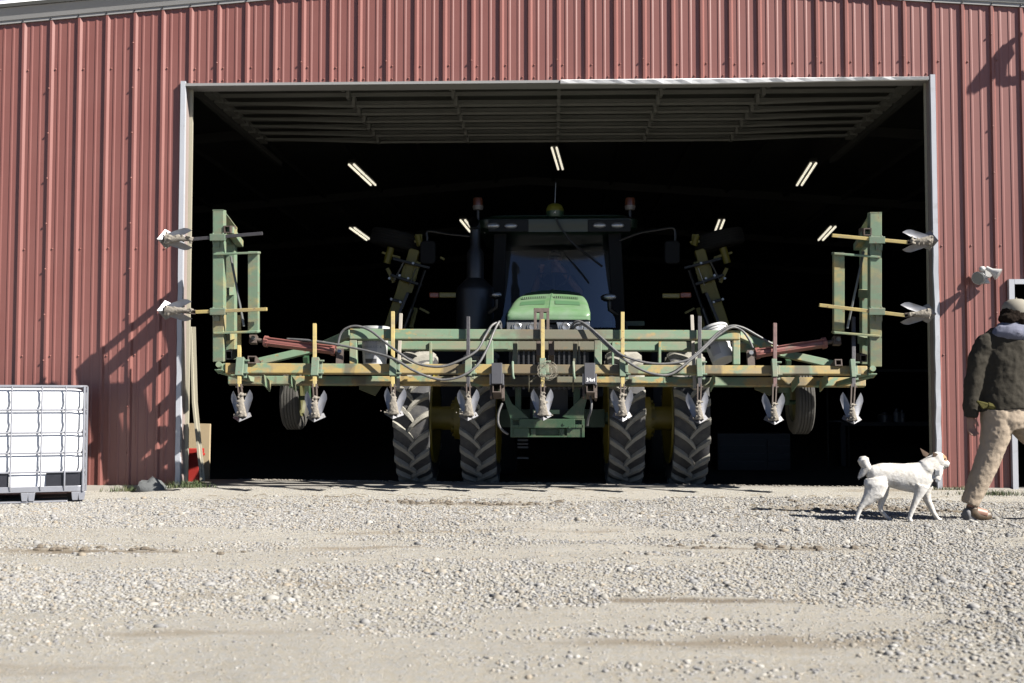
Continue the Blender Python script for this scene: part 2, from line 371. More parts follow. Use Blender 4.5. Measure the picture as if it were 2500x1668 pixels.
m_grav, t, b = newmat('gravel_stone'); an = t.nodes.new('ShaderNodeAttribute'); an.attribute_name = 'stone_tint'
c = mix(t, mth(t, 'MULTIPLY', noise(t, 90, 4), .5), an.outputs['Color'], (.17,.155,.13))
t.links.new(c, b.inputs['Base Color']); b.inputs['Roughness'].default_value = .85; b.inputs['Specular IOR Level'].default_value = .2
me.materials.append(m_grav); gv = bpy.data.objects.new('gravel', me); C.objects.link(gv)
tag(gv, 'loose grey and tan gravel scattered over the dirt yard', 'gravel', kind='stuff')
print('stones', N)
# twigs and clods by the threshold
mb = MB()
for i in range(260):
    x = rng.uniform(-3.5, 4.2); y = rng.uniform(-2.6, -.75); z = float(gheight(np.array(x), np.array(y)))
    a = rng.uniform(-.6, .6)+(math.pi if rng.random() < .5 else 0); L = rng.uniform(.02, .10)
    mb.tube([(x, y, z+.004), (x+L*.5*math.cos(a), y+L*.5*math.sin(a), z+rng.uniform(.006, .018)), (x+L*math.cos(a), y+L*math.sin(a), z+.004)], .0022, 4)
tag(mb.build('straw_litter', simple('dry_straw', (.36,.28,.16), .8, 0, .5, 20)), 'dry twigs and straw strewn on dirt before the doorway', 'straw', kind='stuff')
# ------------------------------------------------------------------ floor slab with a crest, then falling into the barn
def crest(x): return .10+(3.1-x)/6.7*.85 if x < 3.1 else .10
def fz(x, y):
    c_ = crest(x)
    if y <= c_: return 0.0
    return -min((y-c_), 2.6)*.078
fx = np.linspace(-11, 11, 90); fy = np.concatenate([[-.12], np.linspace(-.1, 3.8, 60), [6, 12, 25]])
vs = [(x, y, fz(x, y)+(.004 if y > -.1 else -.06)) for y in fy for x in fx]; nx = len(fx)
fs = [(j*nx+i, j*nx+i+1, (j+1)*nx+i+1, (j+1)*nx+i) for j in range(len(fy)-1) for i in range(nx-1)]
mb = MB(); mb.add(vs, fs)
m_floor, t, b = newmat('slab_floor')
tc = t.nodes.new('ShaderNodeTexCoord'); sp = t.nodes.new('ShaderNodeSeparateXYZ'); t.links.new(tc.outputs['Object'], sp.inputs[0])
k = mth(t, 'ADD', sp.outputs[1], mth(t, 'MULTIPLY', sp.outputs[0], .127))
c = mix(t, ramp(t, mth(t, 'MULTIPLY', k, .5), .27, .33), (.15,.14,.124), (.012,.0115,.011))  # barn shade put into the colour: near black past the crest
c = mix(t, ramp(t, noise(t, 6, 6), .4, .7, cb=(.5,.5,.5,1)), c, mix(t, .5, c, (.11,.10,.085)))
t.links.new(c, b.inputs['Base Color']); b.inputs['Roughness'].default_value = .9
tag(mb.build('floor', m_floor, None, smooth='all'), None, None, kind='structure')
# crumbs of dry soil along the slab's crest
mb = MB()
for i in range(900):
    x = rng.uniform(-3.6, 3.9); y = crest(x)-abs(rng.normal(0, .06)); r = rng.uniform(.003, .011)
    mb.ball((x, y, .004+r*.4), (r*rng.uniform(.8, 1.8), r, r*.8), 5, 3)
tag(mb.build('soil_crumbs', m_soil), 'crumbs of dry soil lying along the concrete sill', 'soil', kind='stuff')
# ------------------------------------------------------------------ barn
HZ = 4.303
barn = empty('metal_barn', (0, 0, 0))
tag(barn, 'large red ribbed steel barn with a wide open doorway and white trim', 'barn')
A1 = P(0, 60, -.03); A2 = P(660, -1, -.03); sL = (A2.z-A1.z)/(A2.x-A1.x)
B1 = P(2250, 3, -.03); B2 = P(2494, 17, -.03); sR = (B2.z-B1.z)/(B2.x-B1.x)
XR = (B1.z-sR*B1.x-A1.z+sL*A1.x)/(sL-sR)
def ztop(x): return A1.z+sL*(x-A1.x) if x < XR else B1.z+sR*(x-B1.x)
X0, PT, PH = -5.767, .3048, .024
def profile(xa, xb):
    pts = []
    k0 = int(math.floor((xa-X0)/PT))-1; k1 = int(math.ceil((xb-X0)/PT))+1
    for k in range(k0, k1):
        o = X0+k*PT
        pts += [(o-.012, 0), (o, -PH), (o+.024, -PH), (o+.044, 0), (o+.082, 0), (o+.088, -.005), (o+.104, -.005), (o+.116, 0), (o+.182, 0), (o+.188, -.005), (o+.204, -.005), (o+.216, 0)]
    q = [p for p in pts if xa < p[0] < xb]
    def at(x):
        for a, b in zip(pts, pts[1:]):
            if a[0] <= x <= b[0]: return a[1]+(b[1]-a[1])*(x-a[0])/(b[0]-a[0])
    return [(xa, at(xa))]+q+[(xb, at(xb))]
def sheet(mb, xa, xb, zb, zt):
    pr = profile(xa, xb); vs = []; fs = []
    f = zt if callable(zt) else (lambda x: zt)
    for i, (x, y) in enumerate(pr):
        vs += [(x, y, zb), (x, y, f(x))]
        if i: j = 2*i; fs.append((j-2, j, j+1, j-1))
    mb.add(vs, fs)
mb = MB()
XD0 = P(2474, 900, 0).x; ZD = P(2463, 690, 0).z          # side door opening at the right
sheet(mb, -9.0, -3.985, 0.0, ztop); sheet(mb, -3.985, 3.985, HZ, ztop); sheet(mb, 3.985, XD0, -.01, ztop); sheet(mb, XD0, XD0+1.0, ZD, ztop); sheet(mb, XD0+1.0, 9.0, -.01, ztop)
# screw heads belong to the sheet
def screw(x, z, y=0): mb.ball((x, y-.003, z), (.0105, .011, .0105), 6, 4)
zrow = P(1250, 160, 0).z
for k in range(-11, 50):
    o = X0+k*PT
    if o > 9: break
    for zr in (zrow, zrow-1.95, zrow-3.1):
        if zr < HZ and -4.1 < o < 3.9: continue
        screw(o+.062, zr+random.uniform(-.008, .008)); 
    if -3.98 < o < 3.9: screw(o+.062, HZ+.045); screw(o+.24, HZ+.05)
    if k % 3 == 1 and not (-4.1 < o < 4.1):
        for z in np.arange(.35, ztop(o)-.3, .49): screw(o-.0, z, -PH)
    elif k % 3 == 1: screw(o, zrow+.05, -PH)
walls = mb.build('wall', m_siding, barn, fix=False)
# side, back walls, inner lining and roof
mb = MB()
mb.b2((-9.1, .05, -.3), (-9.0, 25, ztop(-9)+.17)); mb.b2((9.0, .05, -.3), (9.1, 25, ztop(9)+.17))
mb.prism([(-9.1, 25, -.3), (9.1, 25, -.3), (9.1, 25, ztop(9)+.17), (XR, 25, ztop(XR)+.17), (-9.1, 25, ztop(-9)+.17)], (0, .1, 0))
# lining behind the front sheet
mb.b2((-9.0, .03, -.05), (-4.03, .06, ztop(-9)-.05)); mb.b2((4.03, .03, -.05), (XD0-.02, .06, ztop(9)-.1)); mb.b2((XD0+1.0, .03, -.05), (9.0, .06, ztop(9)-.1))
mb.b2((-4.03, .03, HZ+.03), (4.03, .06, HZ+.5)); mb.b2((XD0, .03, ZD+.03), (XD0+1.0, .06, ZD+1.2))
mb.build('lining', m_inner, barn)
mb = MB()
for (xa, xb) in ((-9.3, XR), (XR, 9.3)):
    mb.prism([(xa, -.1, ztop(xa)+.16), (xb, -.1, ztop(xb)+.16), (xb, -.1, ztop(xb)+.20), (xa, -.1, ztop(xa)+.20)], (0, 25.4, 0))
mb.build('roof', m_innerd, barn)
mb = MB()
for yy in np.arange(1.5, 25, 1.5):
    for (xa, xb) in ((-9, XR), (XR, 9)):
        mb.beam((xa, yy, ztop(xa)+.06), (xb, yy, ztop(xb)+.06), .06, .16) if (int(yy/1.5) % 4 == 0) else None
for xx in np.arange(-8.4, 9, 1.2): mb.beam((xx, .3, ztop(xx)+.11), (xx, 24.8, ztop(xx)+.11), .06, .09)
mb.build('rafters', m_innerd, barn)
# rake trim
mb = MB()
for xa, xb in ((-9.3, XR), (XR, 9.3)):
    za, zb = ztop(xa), ztop(xb)
    mb.prism([(xa, -.028, za), (xb, -.028, zb), (xb, -.028, zb+.035), (xa, -.028, za+.035)], (0, .02, 0))
    mb.prism([(xa, -.040, za+.035), (xb, -.040, zb+.035), (xb, -.075, zb+.16), (xa, -.075, za+.16)], (0, .06, 0))
rk = mb.build('rake_trim', m_trimg, barn)
mb = MB()
for xa, xb in ((-9.3, XR), (XR, 9.3)):
    za, zb = ztop(xa)+.16, ztop(xb)+.16
    mb.prism([(xa, -.085, za), (xb, -.085, zb), (xb, -.055, zb+.085), (xa, -.055, za+.085)], (0, .03, 0))
    mb.prism([(xa, -.055, za+.09), (xb, -.055, zb+.09), (xb, .3, zb+.10), (xa, .3, za+.10)], (0, 0, .004))
mb.build('roof_edge', simple('white_roof_edge', (.78,.78,.80), .4, 0, .05), rk)
mb = MB()
for k in range(-9, 48):
    x = X0+k*PT+.012
    if abs(x) < 9: mb.ball((x, -.032, ztop(x)+.018), .010, 6, 4)
mb.each('trim_screw', m_black, rk)
# doorway trim
mb = MB()
def strip_v(mb, x, wd, z0, z1, y0, dep, seed, amp=.006):
    r = np.random.default_rng(seed); zs = np.linspace(z0, z1, 26); vs = []; fs = []
    for i, z in enumerate(zs):
        e = amp*(r.random()-.5)*(2.2 if z < 2.4 else .3); e2 = amp*(r.random()-.5)*(1.8 if z < 2.4 else .3)
        vs += [(x+e, y0+e2, z), (x+wd+e*.7, y0+e2*.6, z), (x+wd+e*.7, y0+dep, z), (x+e, y0+dep, z)]
        if i:
            q = 4*i
            for k in range(4): fs.append((q-4+k, q-4+(k+1) % 4, q+(k+1) % 4, q+k))
    fs += [(0, 3, 2, 1), (len(vs)-4, len(vs)-3, len(vs)-2, len(vs)-1)]; mb.add(vs, fs)
strip_v(mb, -4.018, .050, -.02, HZ+.03, -.045, .05, 3, .004)
jt = mb.build('jamb_trim', m_trimw, barn); mb = MB()
strip_v(mb, 3.950, .050, -.02, HZ+.03, -.045, .05, 5, .006)
jt = mb.build('jamb_trim', m_trimw, barn)
for sx in (-1, 1):
    mb = MB(); xx = -3.970 if sx < 0 else 3.955
    mb.b2((xx-.004*(sx < 0), -.02, -.02), (xx+.004*(sx > 0)-.0, .115, HZ)); mb.build('jamb_face', m_trimp, barn)
mb = MB(); mb.b2((-3.975, .12, 0), (-3.935, .15, HZ-.02)); mb.build('door_track', m_beige, barn); mb = MB(); mb.b2((3.935, .12, 0), (3.955, .15, HZ-.02))
mb.build('door_track', m_beige, barn)
mb = MB(); mb.b2((-3.97, -.040, HZ-.022), (.05, .03, HZ+.006)); mb.b2((-3.97, .0, HZ-.02), (3.95, .21, HZ-.012))
mb.build('header_trim', m_trimg, barn)
# bent, brighter right-hand header flashing
mb = MB(); vs = []; fs = []; r = np.random.default_rng(4)
for i, x in enumerate(np.linspace(.06, 3.93, 40)):
    sag = .020*math.exp(-((x-1.5)/1.0)**2)+.004*r.random()
    if x > 3.3: sag *= .3
    vs += [(x, -.012, HZ+.018), (x, -.060-.012*r.random(), HZ+.002-sag*.3), (x, -.052, HZ-.026-sag), (x, .0, HZ-.024-sag)]
    if i:
        q = 4*i; fs += [(q-4, q, q+1, q-3), (q-3, q+1, q+2, q-2), (q-2, q+2, q+3, q-1)]
mb.add(vs, fs); o = mb.build('header_flashing', simple('bright_bent_flashing', (.74,.74,.75), .4, 0, .1, 8), barn, label if False else False)
# foundation strip seen at the left
mb = MB(); mb.b2((-9, .0, -.3), (-4.02, .05, -.003)); mb.build('foundation', m_found, barn); mb = MB(); mb.b2((4.03, .0, -.3), (9, .05, -.012)); mb.build('foundation', m_found, barn)
# side doorway at the right
mb = MB(); zb = -.02
mb.b2((XD0-.045, -.05, zb), (XD0+.01, .02, ZD+.03)); mb.b2((XD0+.012, -.05, ZD-.02), (XD0+1.0, .02, ZD+.03)); mb.b2((XD0+.99, -.052, zb), (XD0+1.05, .022, ZD+.032))
fr = mb.build('side_door_frame', m_trimw, barn)
mb = MB(); mb.b2((XD0-.10, -.42, -.09), (XD0+1.3, -.03, -.015)); tag(mb.build('concrete_step', m_conc, None, bevel=.008), 'pale concrete step on the ground under the side doorway', 'step')
# overhead door parked under the roof
ZDR = 4.43; yd = [.45, 1.1, 1.75, 2.15, 2.55, 2.95, 3.30]
mb = MB(); ya = .25; 
for k in range(8):
    y0 = .25+k*.385; mb.b2((-3.95, y0, ZDR+.03-.004*(k % 2)), (3.95, y0+.38, ZDR+.075-.004*(k % 2)))
od = mb.build('overhead_door', m_door, barn)
mb = MB()
for k in range(8):
    y0 = .25+k*.385
    for (dz, dy, kk) in ((.0, .36, 0),):
        mb.b2((-3.93, y0+.33, ZDR-.012), (3.93, y0+.375, ZDR+.028))
    pts = [(-3.9, ZDR-.02), (-2.35, ZDR-.075), (2.35, ZDR-.075), (3.9, ZDR-.02)]
    if k in (0, 2, 3, 4, 5, 6, 7):
        for a_, b_ in zip(pts, pts[1:]): mb.beam((a_[0], y0+.18, a_[1]), (b_[0], y0+.18, b_[1]), .02, .028)
mb.build('door_strut', m_strut, od)
mb = MB()
for k in range(8):
    y0 = .25+k*.385
    for x in (-2.35, -1.15, .05, 1.2, 2.35): mb.b2((x-.018, y0+.10, ZDR-.095), (x+.018, y0+.22, ZDR+.028))
    for s in (-1, 1): mb.b2((s*3.93-.05, y0+.05, ZDR-.05), (s*3.93+.05, y0+.33, ZDR+.028))
mb.each('door_bracket', m_strut, od)
mb = MB()
for s in (-1, 1): mb.b2((s*4.02-.03, .25, ZDR-.10), (s*4.02+.03, 4.6, ZDR-.03)); mb.beam((s*4.02, 3.0, ZDR-.03), (s*4.1, 3.2, 5.0), .04, .04)
mb.each('ceiling_track', m_innerd, barn)
# fluorescent fixtures under the roof
VPL = ray(1558, 1062)
def fixture(px1, py1, px2, py2, label, ZL=5.25, wd=.30):
    a = PZ(px1, py1, ZL); dv = VPL
    # length so the far end lands on the second pixel
    best = None
    for L in np.arange(.3, 9, .05):
        p = a+dv*L; v = p-CAM; z = v.dot(FWD); u = IW/2+F_PX*v.dot(RIGHT)/z; vv = IH/2-F_PX*v.dot(UP)/z
        e = abs(vv-py2)
        if best is None or e < best[0]: best = (e, L)
    L = best[1]; e = empty('ceiling_light', a); b_ = a+dv*L
    side = dv.cross(Vector((0,0,1))).normalized()
    s = wd/.3
    wd *= .28; s *= .40; mb = MB(); mb.beam(a+Vector((0,0,.06)), b_+Vector((0,0,.06)), wd*1.5, .05); mb.build('housing', m_innerd, e)
    for q in (-1, 1):
        for u, v in ((.0, .47), (.53, 1.0)):
            mb = MB(); mb.cyl(a+dv*L*u+side*q*wd*.5, a+dv*L*v+side*q*wd*.5, .048*s, 8); mb.build('tube', m_glow, e)
    tag(e, label, 'ceiling light', 'fluorescent lights under the barn roof'); return e
fixture(858, 402, 895, 452, 'lit twin tube ceiling light, upper left one in the dark barn', ZL=4.8)
fixture(1353, 361, 1364, 413, 'lit twin tube ceiling light high above the tractor cab')
fixture(1986, 399, 1960, 452, 'lit twin tube ceiling light, upper right one in the dark barn', ZL=4.8)
fixture(860, 557, 884, 586, 'lit twin tube ceiling light above the left folded wing, near the tall left post', wd=.36, ZL=4.7)
fixture(1130, 538, 1142, 566, 'lit twin tube ceiling light just left of the tractor exhaust stack', wd=.36, ZL=4.7)
fixture(1762, 538, 1752, 564, 'lit twin tube ceiling light between cab and right folded wing', wd=.36, ZL=4.7)
fixture(2034, 554, 2016, 586, 'lit twin tube ceiling light beside the tall right post of the cultivator', wd=.36, ZL=4.7)
# cable hanging across and lamp fan
# ------------------------------------------------------------------ things by the left jamb
g = P(470, 1172, .75)
e = empty('waste_bin', P(478, 1172, .62)); L0 = P(459, 1171, .62); L1 = P(491, 1171, .62); zt = P(478, 1095, .62).z; zl = P(478, 1111, .62).z
cx, wdt = (L0.x+L1.x)/2-.015, .085
mb = MB(); mb.prism([(cx-wdt*.9, .55, .0), (cx+wdt*.9, .55, .0), (cx+wdt*1.05, .53, zl), (cx-wdt*1.05, .53, zl)], (0, .16, 0)); mb.build('bin_body', m_bin, e, bevel=.006)
mb = MB(); mb.b2((cx-wdt*1.2, .51, zl-.01), (cx+wdt*1.2, .72, zl+.02)); mb.b2((cx-wdt*1.12, .52, zl+.022), (cx+wdt*1.12, .71, zt)); mb.build('lid', m_bin, e, bevel=.006)
tag(e, 'small red plastic bin with lid standing inside the left door jamb', 'waste bin')
a_ = P(480, 1033, 1.15); b_ = P(510, 1172, 1.15)
mb = MB(); mb.prism([(a_.x-.25, 1.15, b_.z-.02), (b_.x-.004, 1.15, b_.z-.02), (b_.x+.002, 1.15, a_.z-.01), (a_.x-.25, 1.15, a_.z)], (0, .05, 0))
tag(mb.build('cardboard_panel', m_card), 'tan cardboard sheet standing upright behind the red bin', 'cardboard')
p1, p2, p3 = P(466, 798, .35), P(472, 980, .34), P(492, 1174, .33)
mb = MB(); mb.beam(p1, p2, .022, .03, (0,1,0)); mb.beam(p2, p3, .024, .03, (0,1,0)); mb.beam(p1+Vector((.03,.02,0)), p2+Vector((.025,.02,0)), .03, .012, (0,1,0)); mb.beam(p2+Vector((.025,.02,0)), p3+Vector((.02,.02,0)), .026, .012, (0,1,0))
tag(mb.build('bent_door_seal', m_beige), 'bent pale strip hanging loose from the left door track', 'door seal')
# rock and grass tufts
p = P(375, 1196, -.22)
mb = MB(); mb.ball((p.x, -.27, -.03), (.17, .11, .12), 12, 8)
vs = []; 
for v in mb.v:
    q = np.array(v); k = 1+.16*math.sin(v[0]*41+v[2]*33)+.1*math.sin(v[1]*57+v[0]*23); c0 = np.array((p.x, -.27, -.03)); vs.append(tuple(c0+(q-c0)*k))
mb.v = vs; tag(mb.build('rock', m_rock, smooth=True), 'dark grey rock at the foot of the red wall, left of the doorway', 'rock')
def tuft(name, cx, cy, rx, ry, n_, h, label):
    mb = MB()
    for i in range(n_):
        x = cx+rng.normal(0, rx); y = cy+rng.normal(0, ry); z = float(gheight(np.array(x), np.array(y)))-.005
        a = rng.uniform(0, 6.28); hh = h*rng.uniform(.35, 1.1); l = hh*rng.uniform(.2, .8); wv = .004
        dx, dy = math.cos(a), math.sin(a)
        pts = []
        for t_ in (0, .5, 1):
            px_, py_, pz_ = x+dx*l*t_**2, y+dy*l*t_**2, z+hh*(t_-.25*t_**2)
            ww = wv*(1-t_*.9); pts += [(px_-dy*ww, py_+dx*ww, pz_), (px_+dy*ww, py_-dx*ww, pz_)]
        mb.add(pts, [(0, 1, 3, 2), (2, 3, 5, 4)])
    return tag(mb.build(name, m_grass, fix=False), label, 'grass', kind='stuff')
q = P(465, 1176, -.10); tuft('grass', q.x, -.16, .12, .05, 420, .11, 'green grass tuft growing at the foot of the left door jamb')
q = P(330, 1200, -.10); tuft('grass', q.x-.05, -.20, .13, .05, 160, .10, 'sparse grass left of the dark grey rock')
q = P(2400, 1205, -.6); tuft('grass', q.x+.12, -.55, .17, .05, 420, .07, 'low grass growing in dirt before the concrete step')
q = P(2335, 1192, -.15); tuft('grass', q.x, -.12, .15, .03, 220, .06, 'thin grass along the foot of the right red wall')
# ------------------------------------------------------------------ twin floodlight on the right wall
e = empty('floodlight', P(2406, 664, 0)); 
def wp(px, py, y): return P(px, py, y)
c0 = wp(2400, 672, -.05)
mb = MB(); mb.lathe([(.0, -.022), (.058, -.022), (.058, -.05), (.045, -.062), (0, -.062)], (wp(2405, 668, 0).x, 0, wp(2405, 668, 0).z), 'y', 18); mb.ball(wp(2398, 657, -.08), (.035, .035, .03)); mb.build('wall_box', m_white, e, smooth=True)
a1 = wp(2398, 672, -.10); l1 = wp(2387.5, 680, -.215); dd = (Vector(l1)-Vector(a1)).normalized()
mb = MB(); mb.tube([a1, a1+dd*.04, a1+dd*.09, a1+dd*.135], [.024, .032, .055, .070], 18); lp = mb.build('lamp_head', m_white, e, smooth=True)
ld = MB(); c = a1+dd*.136; ld.tube([c, c+dd*.006], [.064, .058], 18); ld.build('lens', simple('grey_lens', (.36,.37,.36), .25, 0, .25, 30), lp)
a2 = wp(2410, 655, -.09); l2 = wp(2437, 670, -.14); dd = (Vector(l2)-Vector(a2)).normalized()
mb = MB(); mb.tube([a2-dd*.01, a2+dd*.05, a2+dd*.09, a2+dd*.13], [.020, .024, .045, .066], 18); lp = mb.build('lamp_head', m_white, e, smooth=True)
ld = MB(); c = a2+dd*.131; ld.tube([c, c+dd*.005], [.060, .055], 18); ld.build('lens', simple('grey_lens_b', (.45,.46,.45), .25, 0, .2), lp)
mb = MB(); q = wp(2406, 690, -.09); mb.tube([wp(2402, 676, -.06), q+Vector((0,0,.02)), q, q-Vector((0,0,.012))], [.02, .03, .042, .042], 14); mb.build('motion_sensor', m_white, e, smooth=True)
tag(e, 'white twin headed floodlight with motion sensor on the red wall', 'floodlight')
# area light on an arm just outside the frame; only its shadow is seen
def back(px, py, y):      # point at depth y whose shadow falls at this pixel of the wall
    q = P(px, py, -.01); t_ = (y-q.y)/SD.y; return q+SD*t_
e = empty('yard_light', back(2490, 135, -.05))
hd = [back(2362, 226, -.75), back(2366, 208, -.74), back(2412, 150, -.50), back(2455, 103, -.36), back(2462, 126, -.36), back(2425, 178, -.52), back(2392, 205, -.66)]
mb = MB(); mb.prism(hd, (.05, .02, -.04)); mb.build('lamp_head', simple('grey_cast_housing', (.3,.3,.31), .5), e)
mb = MB(); k1 = back(2452, 130, -.42); k2 = back(2448, 192, -.40); k3 = back(2462, 196, -.33); k4 = back(2500, 190, -.04)
mb.tube([k1, k2, k3, k4], .028, 10); mb.tube([back(2476, 97, -.36), back(2458, 118, -.38)], .03, 8); mb.build('bracket_arm', m_trimg, e)
tag(e, 'grey yard light on a bracket arm high on the right wall', 'yard light')
# ------------------------------------------------------------------ IBC tote at the left
YI = -1.20
def I(px, py, y=YI): return P(px, py, y)
xr = I(217, 1100).x; xl = xr-1.20; zg = -.06; ztp = I(100, 944).z; zpl = I(100, 1199).z; dep = 1.0
e = empty('liquid_tote', ((xl+xr)/2, YI+dep/2, zg))
mb = MB(); r_ = .10; ring = []
def rrect(x0, x1, y0, y1, r, z, n_=5):
    out = []
    for (cx_, cy_, a0) in ((x1-r, y0+r, -90), (x1-r, y1-r, 0), (x0+r, y1-r, 90), (x0+r, y0+r, 180)):
        for i in range(n_+1):
            a = math.radians(a0+90*i/n_); out.append(Vector((cx_+r*math.cos(a), cy_+r*math.sin(a), z)))
    return out
g_ = .020; zz = [(zpl+.0, .05), (zpl+.03, .012)]
bz = [I(100, q).z for q in (1151, 1105, 1056, 1001)]
for i_, q in enumerate(bz): zz += [(q-.035, .002), (q, .016), (q+.035, .002)]
zz += [(ztp-.07, .0), (ztp-.035, .02), (ztp-.02, .08)]
vs = []; fs = []
for z, ins in zz: vs += rrect(xl+g_+ins, xr-g_-ins, YI+g_+ins, YI+dep-g_-ins, .11, z)
nn = 24
for i in range(len(zz)-1):
    for k in range(nn): fs.append((i*nn+k, i*nn+(k+1) % nn, (i+1)*nn+(k+1) % nn, (i+1)*nn+k))
fs += [tuple(range(nn)), tuple(range((len(zz)-1)*nn, len(zz)*nn))]
mb.add(vs, fs); mb.build('tank', m_tank, e, smooth=True)
mb = MB()
for py in (944, 1001, 1056, 1105, 1151):
    z = I(100, py).z; loop = rrect(xl, xr, YI, YI+dep, .085, z, 6); loop.append(loop[0]); loop.append(loop[1]); mb.tube(loop, .0095 if py > 950 else .013, 7, cap=False)
for px in (-48, 0, 52, 118, 171):
    x = I(px, 1050).x; pts = []
    for j, z in enumerate(np.linspace(zpl+.02, ztp, 24)): pts.append((x, YI-.012 if j % 5 else YI-.004, z))
    mb.tube(pts, .0085, 7); mb.tube([(x, YI+dep+.005, zpl), (x, YI+dep+.005, ztp)], .0085, 6)
for y in (YI+.06, YI+.3, YI+.55, YI+.8, YI+dep-.07):
    mb.tube([(xr+.008, y, zpl), (xr+.008, y, ztp)], .0085, 6); mb.tube([(xl-.008, y, zpl), (xl-.008, y, ztp)], .0085, 6)
mb.tube([(xr-.022, YI-.002, zpl), (xr-.022, YI-.002, ztp)], .012, 7)
mb.build('cage', m_cage, e, smooth=True)
mb = MB()
for pa, pb in ((2, 46), (128, 209)):
    A_ = I(pa, 1153); B_ = I(pb, 1190); mb.b2((A_.x, YI+.010, B_.z), (B_.x, YI+.018, A_.z))
mb.each('dark_panel', m_plate, e)  # dark sheets stand in for the tote's bottom showing dark
mb = MB()
loop = rrect(xl-.003, xr+.003, YI-.003, YI+dep, .07, zpl-.0, 6); L2 = [v+Vector((0,0,.055)) for v in loop]
mb.add(loop+L2, [tuple(range(28)), tuple(range(55, 27, -1))]+[(i, (i+1) % 28, 28+(i+1) % 28, 28+i) for i in range(28)])
for fx_ in (I(88, 1200).x, I(200, 1200).x, xl+.1):
    for y in (YI, YI+.42, YI+.86):
        zt_ = zpl-.002
        for s_ in (-1, 1):
            mb.prism([(fx_+s_*.03-.034, y, zt_), (fx_+s_*.03+.034, y, zt_), (fx_+s_*.03+.024, y, zg+.012), (fx_+s_*.03-.024, y, zg+.012)], (0, .12, 0))
        mb.b2((fx_-.03, y+.03, zg+.012), (fx_+.03, y+.10, zt_))
for y in (YI+.01, YI+.42, YI+.88): mb.b2((xl+.02, y, zg-.004), (I(175, 1222).x, y+.09, zg+.012))
mb.build('pallet', m_cage, e, bevel=.004)
AT = math.radians(23); pv = Vector((xr, YI, zg)); e.location = pv+Matrix.Rotation(AT, 3, 'Z') @ (e.location-pv)+Vector((-.03, 0, 0)); e.rotation_euler = (0, 0, AT)
tag(e, 'white liquid tote in a galvanised cage on a metal pallet', 'tote')
# ------------------------------------------------------------------ cultivator (leans back on the tractor's front hitch)
TH = math.radians(15); OC = Vector((0, -.60, 1.227))
cult = empty('folding_cultivator', OC); cult.rotation_euler = (-TH, 0, 0)
MC = Matrix.Translation(OC) @ Matrix.Rotation(-TH, 4, 'X'); MI = MC.inverted()
Bv = MC.to_3x3() @ Vector((0, 1, 0))
tag(cult, 'worn green and yellow folding cultivator with raised wings, carried by the tractor', 'cultivator')
FR = {'O': OC, 'M': MC, 'I': MI, 'B': Bv, 'T': Matrix.Identity(4)}
def use_frame(O, th):
    M_ = Matrix.Translation(O) @ Matrix.Rotation(-th, 4, 'X'); FR.update(O=O, M=M_, I=M_.inverted(), B=M_.to_3x3() @ Vector((0, 1, 0)), T=MI @ M_)
def L(px, py, v):
    d = ray(px, py); t_ = (v-(CAM-FR['O']).dot(FR['B']))/d.dot(FR['B']); return FR['I'] @ (CAM+d*t_)
def fb(mb, x1, y1, x2, y2, va, vb):
    q = [L(x1, y1, va), L(x2, y1, va), L(x2, y2, va), L(x1, y2, va)]
    f = [(c.x, va, c.z) for c in q]; k = [(c.x, vb, c.z) for c in q]
    mb.add(f+k, [(0, 3, 2, 1), (4, 5, 6, 7), (0, 1, 5, 4), (1, 2, 6, 5), (2, 3, 7, 6), (3, 0, 4, 7)]); return mb
def CB(mb, name, mat, parent=cult, **k):
    T = FR['T']; mb.v = [tuple(T @ Vector(v)) for v in mb.v]; return mb.build(name, mat, parent, local=True, **k)
def tubebar(x1, x2, yl1, yl2, yr1, yr2, va, vb):   # bar whose pixel height drifts a little from left to right
    a1, a2, b1, b2_ = L(x1, yl1, va), L(x1, yl2, va), L(x2, yr1, va), L(x2, yr2, va)
    mb = MB(); mb.add([(a2.x, va, a2.z), (b2_.x, va, b2_.z), (b1.x, va, b1.z), (a1.x, va, a1.z), (a2.x, vb, a2.z), (b2_.x, vb, b2_.z), (b1.x, vb, b1.z), (a1.x, vb, a1.z)],
        [(0,1,2,3),(4,7,6,5),(0,4,5,1),(1,5,6,2),(2,6,7,3),(3,7,4,0)]); return mb
FV, RV = -.05, .40     # front faces of the two rows of tubes
CB(tubebar(549, 2118, 886, 911, 893, 914, FV, .015), 'front_tube', m_tubelow, bevel=.009)
CB(tubebar(853, 1807, 802, 828, 806, 829, FV, .01), 'top_tube', m_frame, bevel=.009)
CB(tubebar(556, 2114, 917, 938, 921, 943, RV, RV+.065), 'rear_tube', m_rear, bevel=.009)
CB(tubebar(800, 1890, 832, 853, 834, 857, RV, RV+.06), 'upper_rear_tube', m_frame, bevel=.009)
# uprights between the tubes (front row)
for x1, x2 in ((853, 871), (1186, 1204), (1451, 1469), (1790, 1807)):
    CB(fb(MB(), x1, 828.5, x2, 888 if x1 < 1000 else 890, FV+.012, .045), 'upright', m_frame, bevel=.006)
# plate uprights on the rear row
for x1, x2, va in ((1048, 1054, RV-.03), (1252, 1263, .1), (1494, 1499, RV-.03), (1608, 1614, RV-.03), (1399, 1409, .1), (1411, 1416, .12)):
    CB(fb(MB(), x1, 834, x2, 905, va, va+.10), 'gusset_plate', m_frame, bevel=.003)
for x1, x2 in ((1309, 1322), (1339, 1353)):
    CB(fb(MB(), x1, 833, x2, 868, .10, .34), 'mast_lug', m_rust, bevel=.004)
# slotted mast plate behind the top tube
mb = MB()
for x1, x2 in ((1303, 1310), (1317, 1327), (1334, 1341)): fb(mb, x1, 757, x2, 812, .06, .09)
fb(mb, 1303, 752, 1341, 762, .058, .092); CB(mb, 'mast_plate', m_rust, bevel=.003)
